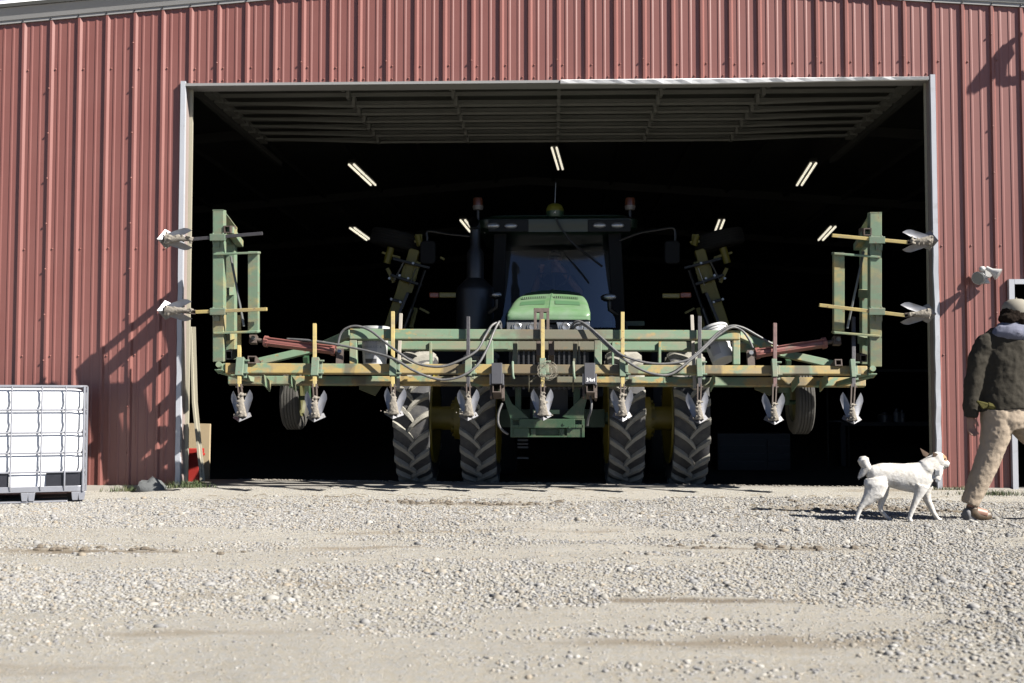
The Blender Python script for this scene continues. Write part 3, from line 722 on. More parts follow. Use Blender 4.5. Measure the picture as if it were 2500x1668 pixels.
# diagonals between the rows (plan braces) and from top tube to the ends
for a_, b_, w_ in ((L(856, 815, .06), L(770, 852, RV+.02), .055), (L(1804, 817, .06), L(1905, 862, RV+.02), .055), (L(770, 852, RV+.05), L(632, 884, RV+.05), .05), (L(1905, 862, RV+.05), L(2045, 893, RV+.05), .05)):
    mb = MB(); mb.beam(a_, b_, .05, w_+.03, (0, 0, 1)); CB(mb, 'diagonal_brace', m_frame, bevel=.006)
for x in (640, 705, 1215, 1290, 1400, 1745, 1950, 2020):
    mb = MB(); a_ = L(x, 925, .05); mb.b2((a_.x-.006, .05, a_.z-.04), (a_.x+.006, RV, a_.z+.06)); CB(mb, 'cross_plate', m_frame)
# dark drop plates and sockets of the front hitch
for x1, x2, tx in ((1200, 1226, None), (1427, 1453, 'x')):
    mb = MB(); fb(mb, x1, 886, x2, 937, -.12, -.06); fb(mb, x1-5, 912, x1, 940, -.11, .05); fb(mb, x2, 912, x2+4, 940, -.11, .05)
    dp = CB(mb, 'drop_plate', simple('blued_plate_steel', (.105,.105,.12), .5, .25, .2, 30) if tx is None else bpy.data.materials['blued_plate_steel'], bevel=.003)
    mb = MB()
    a_ = L(x1+4, 941, .0); b_ = L(x2-2, 962, .0); w_ = .010
    mb.b2((a_.x, -.10, a_.z), (a_.x+w_, .16, b_.z)); mb.b2((b_.x-w_, -.10, a_.z), (b_.x, .16, b_.z)); mb.b2((a_.x, -.10, b_.z-w_), (b_.x, .16, b_.z)); mb.b2((a_.x, -.10, a_.z-.0), (b_.x, .16, a_.z+w_))
    fb(mb, x1-4, 938, x1+1, 968, -.02, .10); fb(mb, x2-1, 938, x2+5, 972, -.02, .10)
    CB(mb, 'socket', m_rust)
    if tx:
        cu = bpy.data.curves.new('chalk_mark', 'FONT'); cu.body = '3/4x4'; cu.size = .044; cu.extrude = .0006; cu.shear = .1
        to = bpy.data.objects.new('chalk_tmp', cu); C.objects.link(to); cm = bpy.data.meshes.new_from_object(to.evaluated_get(bpy.context.evaluated_depsgraph_get())); bpy.data.objects.remove(to); cm.materials.clear(); cm.materials.append(m_chalk)
        to = bpy.data.objects.new('chalk_mark', cm); C.objects.link(to); to.parent = dp; q = L(1431, 932, -.121); to.location = (q.x, -.1215, q.z); to.rotation_euler = (math.pi/2, 0, 0); to.scale = (.86, 1.3, 1)
# U bolts over the front tube
for x in (1251.5, 1400):
    mb = MB(); a_ = L(x, 884, -.07); b_ = L(x+2, 924, -.075)
    mb.tube([(a_.x, .06, a_.z-.01), (a_.x, .0, a_.z+.012), (a_.x, -.055, a_.z+.004), (a_.x, -.072, a_.z-.04), (a_.x+.005, -.072, b_.z+.03), (b_.x+.004, -.06, b_.z)], .012, 8); CB(mb, 'u_bolt', m_clamp, smooth=True)
# ---- sweep (share) in its own coordinates: tip of the share at the origin, shank rising along +z, facing -y
def leaf(s):
    pr = [(.012, .075), (.055, .07), (.088, .16), (.112, .235), (.108, .275), (.086, .318), (.045, .245), (.016, .165)]
    f = [(s*x, -.028+.30*max(0, x-.012)**1.0+.05*(z-.07), z) for x, z in pr]; return f
def sweep_mb():
    mb = MB(); 
    # share: two faces meeting on a forward ridge
    T = [(0, -.10, 0), (-.098, -.004, .050), (-.072, .03, .092), (0, -.035, .088), (.072, .03, .092), (.098, -.004, .050)]
    Bk = [(0, -.07, .0), (-.09, .012, .050), (-.066, .045, .088), (0, .0, .084), (.066, .045, .088), (.09, .012, .050)]
    mb.add(T+Bk, [(0, 3, 2, 1), (0, 5, 4, 3), (6, 7, 8, 9), (6, 9, 10, 11), (0, 1, 7, 6), (1, 2, 8, 7), (2, 3, 9, 8), (3, 4, 10, 9), (4, 5, 11, 10), (5, 0, 6, 11)])
    for s in (-1, 1):
        f = leaf(s); n_ = len(f); bk = [(x, y+.006, z) for x, y, z in f]; cf = tuple(np.mean(f, 0)+np.array((0, .014, 0))); cb = tuple(np.mean(bk, 0)+np.array((0, .014, 0)))
        vs = f+bk+[cf, cb]; fs = [(i, (i+1) % n_, 2*n_) for i in range(n_)]+[(n_+(i+1) % n_, n_+i, 2*n_+1) for i in range(n_)]+[(i, n_+i, n_+(i+1) % n_, (i+1) % n_) for i in range(n_)]
        mb.add(vs, fs)
    return mb
def clod_mb(seed, k=1.0):
    r = np.random.default_rng(seed); mb = MB()
    mb.tube([(0, -.045, .05), (.004, -.055, .12), (-.004, -.055, .19), (.003, -.05, .25*k)], [.055, .038, .028, .015], 8, ry=[.035, .03, .026, .014])
    for i in range(70):
        z = .05+.24*k*r.random()**1.2; w_ = .034*(1-(z-.05)/.35)+.008
        if z < .09: w_ = .07
        mb.ball((r.normal(0, w_*.55), -.062+r.normal(0, .008), z), (r.uniform(.006, .014), r.uniform(.008, .014), r.uniform(.006, .016)), 6, 4)
    return mb
m_shankmats = {'y': m_yshank, 'd': m_dshank, 'r': m_rshank}
me_sweep = None; me_clods = []
def tine(xt, ytop, ytip, kind, label, ytip_dx=0, k=1.0):
    global me_sweep
    tp = L(xt, ytop, -.10); bt = L(xt+ytip_dx, ytip, -.12); fork = L(xt, 945, -.10)
    mb = MB(); mb.beam((tp.x, -.093, tp.z), (fork.x, -.093, fork.z), .036, .030, (0, 1, 0))
    sh = CB(mb, 'shank', m_shankmats[kind], bevel=.003); sh['label'] = label
    ty = 898+(xt-549)/1569*5; c1 = L(xt-7.5, ty-27, -.125); c2 = L(xt+7.5, ty+17, -.125)
    mb = MB(); mb.b2((c1.x, -.12, c1.z), (c2.x, -.055, c2.z)); q = L(xt+11, ty+14, -.06); mb.b2((c2.x, -.075, q.z-.05), (c2.x+.03, -.052, c1.z-.02))
    mb.cyl((c2.x-.01, -.09, c2.z+.03), (c2.x+.05, -.09, c2.z+.03), .010, 8); mb.cyl((c2.x-.01, -.09, c1.z-.03), (c2.x+.05, -.09, c1.z-.03), .010, 8)
    CB(mb, 'clamp', m_clamp, sh, bevel=.004)
    mb = MB()
    for s in (-1, 1): mb.beam((fork.x+s*.017, -.095, fork.z+.03), (bt.x+s*.014, -.10, bt.z+.14), .012, .03, (0, 1, 0))
    mb.cyl((fork.x-.035, -.095, fork.z), (fork.x+.035, -.095, fork.z), .009, 8); CB(mb, 'fork', m_rust, sh)
    if me_sweep is None:
        sw = CB(sweep_mb(), 'sweep', m_share, sh, smooth=True); me_sweep = sw.data
        for i in range(4):
            o = clod_mb(30+i).build('clod', m_soil, smooth='all'); me_clods.append(o.data); bpy.data.objects.remove(o)
    else: sw = bpy.data.objects.new('sweep', me_sweep); C.objects.link(sw); sw.parent = sh
    sw.location = (bt.x, -.04, bt.z); sw.rotation_euler = (.24+random.uniform(-.05, .05), random.uniform(-.05, .05), random.uniform(-.1, .1))
    cl = bpy.data.objects.new('soil_clod', me_clods[int(xt) % 4]); C.objects.link(cl); cl.parent = sh; cl.location = (bt.x, -.045, bt.z); cl.rotation_euler = (.2, 0, 0); cl.scale = (k**.5, 1, min(k, 1)); remesh(cl, .007, 1)
    return sh
T_ = [(584, 770, 1026, 'y', 'yellow shank with share at the far left end of the main bar'), (768, 790, 1027, 'y', 'pale yellow shank below the left red cylinder'),
      (959, 760.5, 1020, 'y', 'tall pale yellow shank beside the left white bucket'), (1143, 773, 1024, 'd', 'dark steel shank left of the tractor hood'),
      (1325, 780, 1023, 'y', 'yellow shank at the centre, in front of the green hood'), (1520, 762, 1024, 'y', 'pale yellow shank right of the tractor hood'),
      (1708, 772, 1031, 'd', 'dark steel shank left of the tilted white bucket'), (1892, 789, 1033, 'r', 'reddish worn shank in front of the right red cylinder'), (2084, 773.6, 1032, 'd', 'dark shank at the far right end of the main bar')]
for i, (a_, b_, c_, k_, l_) in enumerate(T_): tine(a_, b_, c_, k_, l_, {0: 3, 2: 0, 4: 0}.get(i, 0), (1.15, .9, 1.25, 1.2, 1.2, .95, .8, .75, .7)[i])
# rear row shanks rising behind the top tube
for x, y0 in ((979, 766), (1689, 770)):
    mb = MB(); a_ = L(x, y0, RV-.02); b_ = L(x, 905, RV-.02); mb.beam((a_.x, RV-.02, a_.z), (a_.x, RV-.02, b_.z-.2), .034, .03, (0, 1, 0)); CB(mb, 'rear_shank', simple('pale_shank', (.55,.50,.42), .6, 0, .2, 12) if x < 1000 else bpy.data.materials['pale_shank'], bevel=.003)
# square sockets (tool tube ends)
def socket(x1, y1, x2, y2, va, vb, mat=None, par=None):
    a_ = L(x1, y1, va); b_ = L(x2, y2, va); w_ = .011; mb = MB(); xa, xb, za, zb_ = a_.x, b_.x, b_.z, a_.z
    mb.b2((xa, va, za), (xa+w_, vb, zb_)); mb.b2((xb-w_, va, za), (xb, vb, zb_)); mb.b2((xa+w_, va+.001, za), (xb-w_, vb, za+w_)); mb.b2((xa+w_, va+.001, zb_-w_), (xb-w_, vb, zb_))
    mb.b2((xa+w_, vb-.02, za+w_), (xb-w_, vb-.01, zb_-w_)); return CB(mb, 'tool_socket', mat or m_rust)
socket(605, 869, 624, 887, -.08, .12); socket(1168, 872, 1185, 889, .02, .2); socket(2038, 877, 2057, 893, -.08, .12)
# ---- wings
use_frame(Vector((0, -.60, 1.20)), math.radians(-7))
WV = .36
def wing(s, fpx, rpx, ytop, ybot, cbx, cby, arms, shanks, label):
    wg = CB(fb(MB(), fpx[0], ytop, fpx[1], ybot, -.05, .05), 'wing_post', m_wing, bevel=.006); wg['label'] = label
    # rear post
    a_ = L(rpx[0], ytop+45, WV); b_ = L(rpx[1], ytop+45, WV); CB(fb(MB(), rpx[0], ytop+45, rpx[1], ybot-6, WV, WV+.10), 'rear_post', m_wing, wg, bevel=.006)
    ft = L((fpx[0]+fpx[1])/2, ytop, -.05); fx1 = L(fpx[0], ytop, -.05).x; fx2 = L(fpx[1], ytop, -.05).x; rx1, rx2 = a_.x, b_.x
    # sloping cap plate joining the posts
    io, ii = (fx1, fx2) if s < 0 else (fx2, fx1); ro = rx2 if s < 0 else rx1
    mb = MB(); mb.add([(fx1, -.052, ft.z+.004), (fx2, -.052, ft.z+.004), (rx2, WV+.105, a_.z+.006), (rx1, WV+.105, a_.z+.006), (fx1, -.052, ft.z-.004), (fx2, -.052, ft.z-.004), (rx2, WV+.105, a_.z-.004), (rx1, WV+.105, a_.z-.004)],
        [(0,1,2,3),(7,6,5,4),(0,4,5,1),(1,5,6,2),(2,6,7,3),(3,7,4,0)]); CB(mb, 'cap_plate', m_wing, wg)
    # cross ties
    for yy in (ytop+75, ytop+200, ybot-60):
        mb = MB(); q = L(fpx[0], yy, 0); mb.b2((min(fx1, rx1)+.01, .04, q.z-.04), (min(fx1, rx1)+.09, WV+.01, q.z+.04)); CB(mb, 'tie', m_wing, wg)
    # C bracket
    mb = MB(); fb(mb, cbx[0], cby[0], cbx[1], cby[1], -.02, .05)
    for yy, tk in ((cby[0], 7), (cby[1]-7, 8)):
        p_, q_ = (fpx[0]+2, cbx[1]) if s < 0 else (cbx[0], fpx[1]-4)
        a2 = L(p_, yy+(4 if s < 0 else 0), -.055); b2_ = L(q_, yy+(0 if s < 0 else 9), -.055)
        mb.beam(((a2.x), -.055+.05, a2.z-.012), (b2_.x, -.055+.05, b2_.z-.012), .12, .022, (0, 0, 1))
    CB(mb, 'bracket', m_wing, wg, bevel=.004)
    a2 = L(arms[0], arms[1], -.02); b2_ = L(arms[2], arms[3], -.02)
    mb = MB(); mb.tube([(a2.x, .12, a2.z), (b2_.x, -.04, b2_.z)], .0125, 8); CB(mb, 'strut_rod', simple('grey_rod', (.25,.26,.25), .4, .5, .3, 20) if s < 0 else bpy.data.materials['grey_rod'], wg, smooth=True)
    for (xi_, yi_, xo_, yo_, kind, tipx, tipy, lb) in shanks:
        a2 = L(xi_, yi_, -.09); b2_ = L(xo_, yo_, -.09); d_x = Vector((b2_.x-a2.x, 0, b2_.z-a2.z)).normalized()
        mb = MB(); mb.beam((a2.x, -.09, a2.z), (b2_.x, -.09, b2_.z), .030, .034, (0, 0, 1)); sh = CB(mb, 'side_shank', m_shankmats[kind], wg, bevel=.003); sh['label'] = lb
        c = L((fpx[0]+fpx[1])/2-s*0+(-1 if s < 0 else 2), yi_+(yo_-yi_)*.55+2, -.1)
        mb = MB(); mb.b2((c.x-.078, -.115, c.z-.034), (c.x+.078, -.05, c.z+.034)); mb.b2((c.x+s*.03-.03, -.07, c.z-.10), (c.x+s*.03+.035, -.05, c.z-.03))
        for q in (-.05, .05): mb.cyl((c.x+q, -.085, c.z-.06), (c.x+q, -.085, c.z+.045), .009, 8)
        CB(mb, 'clamp', m_clamp, sh, bevel=.004)
        tp = L(tipx, tipy, -.09)
        mb = MB(); f0 = b2_
        for q in (-1, 1): mb.beam((f0.x+q*0, -.095, f0.z+q*.016), (tp.x-s*.13, -.10, tp.z+q*.014), .03, .012, (0, 0, 1))
        CB(mb, 'fork', m_rust, sh)
        sw = bpy.data.objects.new('sweep', me_sweep); C.objects.link(sw); sw.parent = sh; sw.location = (tp.x, -.055, tp.z); sw.rotation_euler = (0, (math.pi/2 if s > 0 else -math.pi/2)+math.pi, 0)
        RM = Matrix(((0, 0, -s), (0, 1, 0), (s, 0, 0))).to_4x4(); MX = FR['T'] @ Matrix.Translation((tp.x, -.055, tp.z)) @ RM; sw.matrix_local = MX
        cl = bpy.data.objects.new('soil_clod', me_clods[int(tipy) % 4]); C.objects.link(cl); cl.parent = sh; cl.matrix_local = MX @ Matrix.Diagonal((1, 1, 1.2 if s < 0 else .9, 1)); remesh(cl, .007, 1)
    return wg
wl = wing(-1, (519, 546), (547, 573), 513, 884, (605, 630), (614, 814), (554, 626, 597, 797),
     [(641, 570, 472, 584, 'd', 389, 584, 'dark side shank near the top of the left wing'), (652, 755, 478, 762, 'y', 389, 758, 'yellow side shank low on the left wing')], 'tall worn post of the left wing')
wr = wing(1, (2124, 2153), (2104, 2124), 519, 896, (2036, 2062), (616, 816), (2118, 614, 2067, 802),
     [(2031, 575, 2215, 592, 'y', 2286, 588, 'yellow side shank near the top of the right wing'), (2000, 745, 2208, 770, 'y', 2281, 766, 'pale side shank low on the right wing')], 'tall worn post of the right wing')
# lean the right posts as in the photograph is not needed; sockets and tool tubes on the wings
socket(546, 551, 563, 569, -.06, .14, par=wl); socket(2109, 557, 2128, 575, -.06, .14); socket(549, 856, 567, 878, .0, .2, m_black); socket(2100, 866, 2117, 884, .0, .2, m_rust)
mb = MB(); mb.beam(L(562, 562, .0), L(586, 596, WV+.1), .07, .07); CB(mb, 'tool_tube', m_wing, bevel=.005)
mb = MB(); mb.beam(L(2112, 572, .0), L(2092, 604, WV+.1), .07, .07); CB(mb, 'tool_tube', m_wing, bevel=.005)
use_frame(OC, TH)
# hinge ends
for x, y, s in ((537, 893, -1), (2128, 903, 1)):
    a_ = L(x, y, -.04); mb = MB(); mb.cyl((a_.x, -.09, a_.z), (a_.x, .09, a_.z), .030, 14); mb.b2((a_.x-.02, -.03, a_.z-.05), (a_.x-s*.12, .05, a_.z+.03)); mb.beam((a_.x, .0, a_.z-.04), (a_.x-s*.22, .42, a_.z-.02), .06, .05)
    mb.b2((a_.x-.04, -.07, a_.z-.055), (a_.x+.04, .07, a_.z-.045)); CB(mb, 'hinge', m_frame)
# hydraulic cylinders
def cylinder(p1, c1, c2, p2, label):
    a_, b_, c_, d_ = [L(*q) for q in (p1, c1, c2, p2)]
    mb = MB(); mb.cyl(b_, c_, .047, 18); dv = (c_-b_).normalized(); mb.cyl(b_-dv*.02, b_+dv*.022, .060, 6); mb.cyl(c_-dv*.022, c_+dv*.02, .060, 6)
    for q in ((.0, -.052, .026), (.0, -.052, -.03), (.0, .045, .03)):
        o_ = Vector(q); mb.cyl(b_+o_, c_+o_, .0065, 7)
    cy_ = CB(mb, 'hydraulic_cylinder', m_cylred, smooth=True); cy_['label'] = label
    mb = MB(); mb.cyl(a_, b_, .021, 10); mb.cyl(c_, d_, .028, 10); CB(mb, 'rod', m_rust, cy_, smooth=True)
    for q in (a_, d_):
        mb = MB(); mb.cyl(q+Vector((0, -.06, 0)), q+Vector((0, .06, 0)), .022, 14); CB(mb, 'pin', m_chrome, cy_, smooth=True)
    mb = MB(); mb.b2(d_+Vector((-.035, -.03, -.14)), d_+Vector((.035, -.012, .035))); mb.b2(d_+Vector((-.035, .03, -.14)), d_+Vector((.035, .012, .035))); mb.b2(a_+Vector((-.045, -.035, -.045)), a_+Vector((.03, .035, .04))); CB(mb, 'clevis', m_rust, cy_)
cylinder((621, 829, .0), (650, 834, .0), (814, 855, .0), (831, 861, .0), 'left red hydraulic cylinder')
cylinder((2044, 832, .0), (2012, 838, .0), (1849, 863, .0), (1832, 865, .0), 'right red hydraulic cylinder')
# hoses
def spl(pts, n_=10):
    P_ = [Vector(p) for p in pts]; out = []
    for i in range(len(P_)-1):
        p0, p1, p2, p3 = P_[max(i-1, 0)], P_[i], P_[i+1], P_[min(i+2, len(P_)-1)]
        for k in range(n_):
            u = k/n_; out.append(.5*((2*p1)+(-p0+p2)*u+(2*p0-5*p1+4*p2-p3)*u*u+(-p0+3*p1-3*p2+p3)*u**3))
    out.append(P_[-1]); return out
def hose(pp, label, r_=.0125):
    mb = MB(); mb.tube(spl([L(*q) for q in pp]), r_, 8); o = CB(mb, 'hose', m_hose, smooth='all'); o['label'] = label
hose([(824, 846, -.03), (832, 815, -.06), (850, 800, -.08), (875, 797, -.09), (905, 808, -.10), (940, 836, -.13), (975, 862, -.16), (1010, 884, -.17), (1045, 894, -.17), (1085, 894, -.16), (1130, 877, -.15), (1165, 855, -.13), (1185, 820, -.10), (1200, 796, -.08), (1215, 789, -.04), (1222, 803, .02)], 'upper grey hose looping along the left half')
hose([(700, 828, -.02), (760, 832, -.08), (830, 843, -.10), (900, 858, -.12), (960, 876, -.17), (1010, 905, -.18), (1055, 923, -.18), (1090, 927, -.17), (1130, 917, -.17), (1165, 892, -.16), (1190, 850, -.13), (1205, 812, -.10), (1218, 787, -.07), (1222, 790, -.01), (1223, 806, .03)], 'lower grey hose sagging across the left half')
hose([(1392, 806, .02), (1400, 790, -.04), (1415, 785, -.07), (1440, 800, -.10), (1480, 835, -.14), (1510, 862, -.16), (1535, 874, -.17), (1580, 886, -.17), (1630, 888, -.16), (1680, 878, -.14), (1720, 845, -.12), (1755, 811, -.10), (1785, 796, -.09), (1815, 801, -.07), (1850, 820, -.04), (1890, 842, .0), (1920, 852, .04)], 'upper grey hose arching over the right end')
hose([(1396, 808, .02), (1408, 794, -.03), (1430, 796, -.08), (1465, 828, -.12), (1510, 868, -.15), (1560, 900, -.17), (1600, 914, -.17), (1640, 913, -.16), (1685, 880, -.14), (1715, 855, -.12), (1750, 822, -.10), (1785, 800, -.09), (1810, 806, -.06), (1828, 828, -.03), (1838, 850, -.01)], 'lower grey hose sagging across the right half')
hose([(1440, 965, .05), (1444, 985, .04), (1442, 1005, .05), (1436, 1022, .08), (1434, 1040, .12)], 'short pale hose under the right socket', .012)
hose([(1226, 985, .1), (1217, 1010, .1), (1217, 1035, .12), (1228, 1052, .16), (1240, 1060, .2)], 'short pale hose under the left socket', .012)
# baling twine tangle at the central clamp
mb = MB(); q = L(1330, 905, -.13)
for i in range(14):
    r1, r2 = rng.uniform(.05, .10), rng.uniform(.06, .11); ph = rng.uniform(0, 6.3); cx_ = q.x+.02+rng.uniform(-.02, .03); cz_ = q.z+rng.uniform(-.02, .02)
    mb.tube([(cx_+r1*math.cos(a), -.13+.02*math.sin(2*a+ph), cz_+r2*math.sin(a)*.9) for a in np.linspace(ph, ph+rng.uniform(2.5, 6), 16)], .0016, 4)
CB(mb, 'twine', simple('pale_twine', (.40,.36,.28), .8))
# gauge wheels
def wheel_mb(c, R, wd, n_=40, grooves=True):
    pr = []; h = wd/2
    pr += [(R*.56, -h*.55), (R*.62, -h*.85), (R*.80, -h*1.0), (R*.92, -h*.95), (R*.975, -h*.78)]
    if grooves:
        for k in range(5):
            y = (-.62+k*.31)*h; pr += [(R*1.0, y-h*.10), (R*1.0, y+h*.10), (R*.975, y+h*.12), (R*.975, y+h*.19)]
    pr += [(R*.975, h*.78), (R*.92, h*.95), (R*.80, h), (R*.62, h*.85), (R*.56, h*.55)]
    mb = MB(); mb.lathe(pr, c, 'x', n_); return mb
for (px, s) in ((720, -1), (1953, 1)):
    c = P(px, 972 if s < 0 else 982, .42); R_ = .345
    mb = wheel_mb((c.x, c.y, c.z), R_, .205); mb.v = [tuple(MI @ Vector(v)) for v in mb.v]
    gw = CB(mb, 'gauge_wheel', simple('dusty_ribbed_tyre', (.075,.07,.06), .85, 0, .3, 14, .3) if s < 0 else bpy.data.materials['dusty_ribbed_tyre'], smooth=True)
    mb = MB(); mb.lathe([(0, -.05), (.19, -.05), (.2, -.08), (.2, .08), (.19, .05), (0, .05)], c, 'x', 20); mb.v = [tuple(MI @ Vector(v)) for v in mb.v]; CB(mb, 'rim', m_olive, gw, smooth=True)
    c2 = c+Vector((-s*.15, 0, 0)); mb = MB(); mb.beam(c2+Vector((0, -.02, -.02)), c2+Vector((0, -.15, .45)), .05, .09, (0, 1, 0)); mb.beam(c2+Vector((-.09, -.30, .10)), c2+Vector((-.09, -.30, .30)), .10, .05, (0, 1, 0)); mb.cyl(c2, c, .025, 8)
    mb.v = [tuple(MI @ Vector(v)) for v in mb.v]; CB(mb, 'wheel_arm', m_dgreen, gw)
# yellow-green hangers under the rear tube
for x in (905, 1870):
    mb = MB(); a_ = L(x-28, 940, RV+.05); b_ = L(x+28, 940, RV+.05); c_ = L(x+10, 966, RV+.05)
    mb.prism([(a_.x, RV+.05, a_.z), (b_.x, RV+.05, b_.z), (b_.x-.05, RV+.05, c_.z+.03), (c_.x, RV+.05, c_.z), (a_.x, RV+.05, c_.z+.07)], (0, .02, 0)); CB(mb, 'hanger_plate', m_olive)
# ------------------------------------------------------------------ buckets resting in the frame
def bucket(label, base, axis, R1, R2, H, texts):
    e = empty('bucket', base); ax = Vector(axis).normalized(); rot = Vector((0, 0, 1)).rotation_difference(ax).to_matrix()
    def X(mb): mb.v = [tuple(rot @ Vector(v)+Vector(base)) for v in mb.v]; return mb
    mb = MB(); mb.lathe([(0, .004), (R1*.9, .004), (R1*.93, 0), (R1, .004), (R2*.985, H*.86), (R2*1.03, H*.865), (R2*1.03, H*.88), (R2, H*.885), (R2*1.01, H*.97), (0, H*.97)], (0,0,0), 'z', 32); X(mb).build('pail', m_white, e, smooth=True)
    mb = MB(); mb.lathe([(R2*1.05, H*.93), (R2*1.075, H*.94), (R2*1.07, H), (R2*1.0, H*1.01), (R2*.95, H*.99), (0, H*.99)], (0,0,0), 'z', 32); X(mb).build('lid', m_white, e, smooth=True)
    mb = MB(); mb.tube([(R2*1.04*math.cos(a), R2*1.04*math.sin(a), H*.84-.30*H*math.sin((a-math.pi)*1.0)) for a in np.linspace(math.pi, 2*math.pi, 24)], .0022, 5); X(mb).build('handle', m_chrome, e)
    # printed label as a thin curved sheet
    a0, a1, z0, z1, bars = texts
    def curved(aa, ab, za, zb_, d=.0012):
        mb = MB(); k = 14; vs = []
        for i in range(k+1):
            a = aa+(ab-aa)*i/k
            for z in (za, zb_):
                r = R1+(R2*.985-R1)*z/(H*.86)+d; vs.append((r*math.cos(a), r*math.sin(a), z))
        mb.add(vs, [(2*i, 2*i+2, 2*i+3, 2*i+1) for i in range(k)]); return mb
    X(curved(a0, a1, z0, z1)).build('paper_label', simple('paper_label_grey', (.50,.50,.54), .6, 0, .1) if 'paper_label_grey' not in bpy.data.materials else bpy.data.materials['paper_label_grey'], e, smooth='all')
    for (aa, ab, za, zb_) in bars: X(curved(aa, ab, za, zb_, .0022)).build('print_band', m_printd, e, smooth='all')
    return e, X, curved
def bucket_text(e, X, R1, R2, H, body, size, a_c, z, name='lettering'):
    cu = bpy.data.curves.new(name, 'FONT'); cu.body = body; cu.size = size; cu.align_x = 'CENTER'; cu.resolution_u = 2
    to = bpy.data.objects.new(name, cu); C.objects.link(to); dg = bpy.context.evaluated_depsgraph_get(); me = bpy.data.meshes.new_from_object(to.evaluated_get(dg)); bpy.data.objects.remove(to)
    mb = MB(); vs = []
    for v in me.vertices:
        zz_ = z+v.co.y; r = R1+(R2*.985-R1)*zz_/(H*.86)+.003; a = a_c+v.co.x/r; vs.append((r*math.cos(a), r*math.sin(a), zz_))
    mb.add(vs, [tuple(p.vertices) for p in me.polygons]); X(mb).build(name, m_print, e, fix=False)
bl = P(916, 893, -.33); tl_ = P(916, 797, -.33); h_ = tl_.z-bl.z
e, X, cv = bucket('white bucket with printed label standing upright in the left of the frame', (bl.x, -.36, bl.z-.01), (0, .02, 1), .118, .142, h_, (-2.35, -1.25, .03, h_*.78, [(-2.3, -1.28, .035, .075)]))
bucket_text(e, X, .118, .142, h_, 'UNIVERSAL', .042, -1.75, h_*.60); bucket_text(e, X, .118, .142, h_, 'HYDRAULIC &', .036, -1.75, h_*.45); bucket_text(e, X, .118, .142, h_, 'FLUID', .03, -2.05, h_*.28)
tag(e, 'white bucket with printed label standing upright in the left of the frame', 'bucket', 'white buckets in the cultivator frame')
b2_ = P(1766, 893, -.36); t2 = P(1738, 792, -.36); ax = Vector((t2.x-b2_.x, .16, t2.z-b2_.z)); hb_ = .37
e, X, cv = bucket('x', (b2_.x, -.40, b2_.z+.045), ax, .118, .142, hb_, (-2.6, -1.75, .05, hb_*.72, [(-2.7, -2.45, .14, .20)]))
bucket_text(e, X, .118, .142, hb_, 'UNIVERSAL', .030, -2.2, hb_*.55); bucket_text(e, X, .118, .142, hb_, 'HYDRAULIC', .028, -2.2, hb_*.43)
tag(e, 'white bucket tilted to the left in the right of the frame, lid above the tube', 'bucket', 'white buckets in the cultivator frame')
# ------------------------------------------------------------------ tractor
AY = .88
tr = empty('tractor', P(1345, 1100, AY)); tr.location.z = -.05
tag(tr, 'big green row crop tractor with dual front tyres in the barn doorway', 'tractor')
def TB(mb, name, mat, parent=None, **k): return mb.build(name, mat, parent or tr, **k)
# hood: loft of rounded sections
secs = []
def hsec(Y, pxl, pxr, yb, zt, sh):
    a = P(pxl, yb, Y); b_ = P(pxr, yb, Y); cx_ = (a.x+b_.x)/2; w_ = (b_.x-a.x)/2; return (Y, cx_, w_, a.z, zt, sh)
HS = [(-.10, .40, 1.752, 1.79, .02), (-.085, .430, 1.748, 1.83, .03), (-.04, .437, 1.745, 1.862, .04), (.20, .432, 1.72, 1.935, .07), (.50, .422, 1.70, 2.02, .09), (.85, .408, 1.68, 2.09, .10), (1.15, .392, 1.65, 2.138, .11), (1.6, .36, 1.6, 2.22, .15), (2.2, .35, 1.6, 2.26, .14)]
hx = P(1340, 780, 0).x; hx2 = P(1347, 718, 1.1).x
vs = []; n_ = 41; rows = []
for (Y, w_, zb_, zt_, sh) in HS:
    cx_ = hx+(hx2-hx)*Y/1.1; row = []
    for k in range(n_):
        u = k/(n_-1)*2-1; au = abs(u)
        zt2 = zt_
        if au <= .66: g_ = au/.66; x = w_*.84*g_; z = zt2-sh*.22*g_**2
        elif au <= .86: g_ = (au-.66)/.20; x = w_*(.84+.16*math.sin(g_*math.pi/2)); z = zt2-sh*(.22+.78*(1-math.cos(g_*math.pi/2)))
        else: g_ = (au-.86)/.14; x = w_; z = (zt2-sh)*(1-g_)+zb_*g_
        row.append((cx_+math.copysign(x, u) if au > 1e-6 else cx_, Y, z+(.008 if au < .02 else 0)))
    vs += row
fs = [(i*n_+k, i*n_+k+1, (i+1)*n_+k+1, (i+1)*n_+k) for i in range(len(HS)-1) for k in range(n_-1)]
fs.append(tuple(range(n_)))
mb = MB(); mb.add(vs, fs); hood = TB(mb, 'hood', m_deere, smooth=True)
def hoodz(Y):
    for a, b_ in zip(HS, HS[1:]):
        if a[0] <= Y <= b_[0]: return a[3]+(b_[3]-a[3])*(Y-a[0])/(b_[0]-a[0])
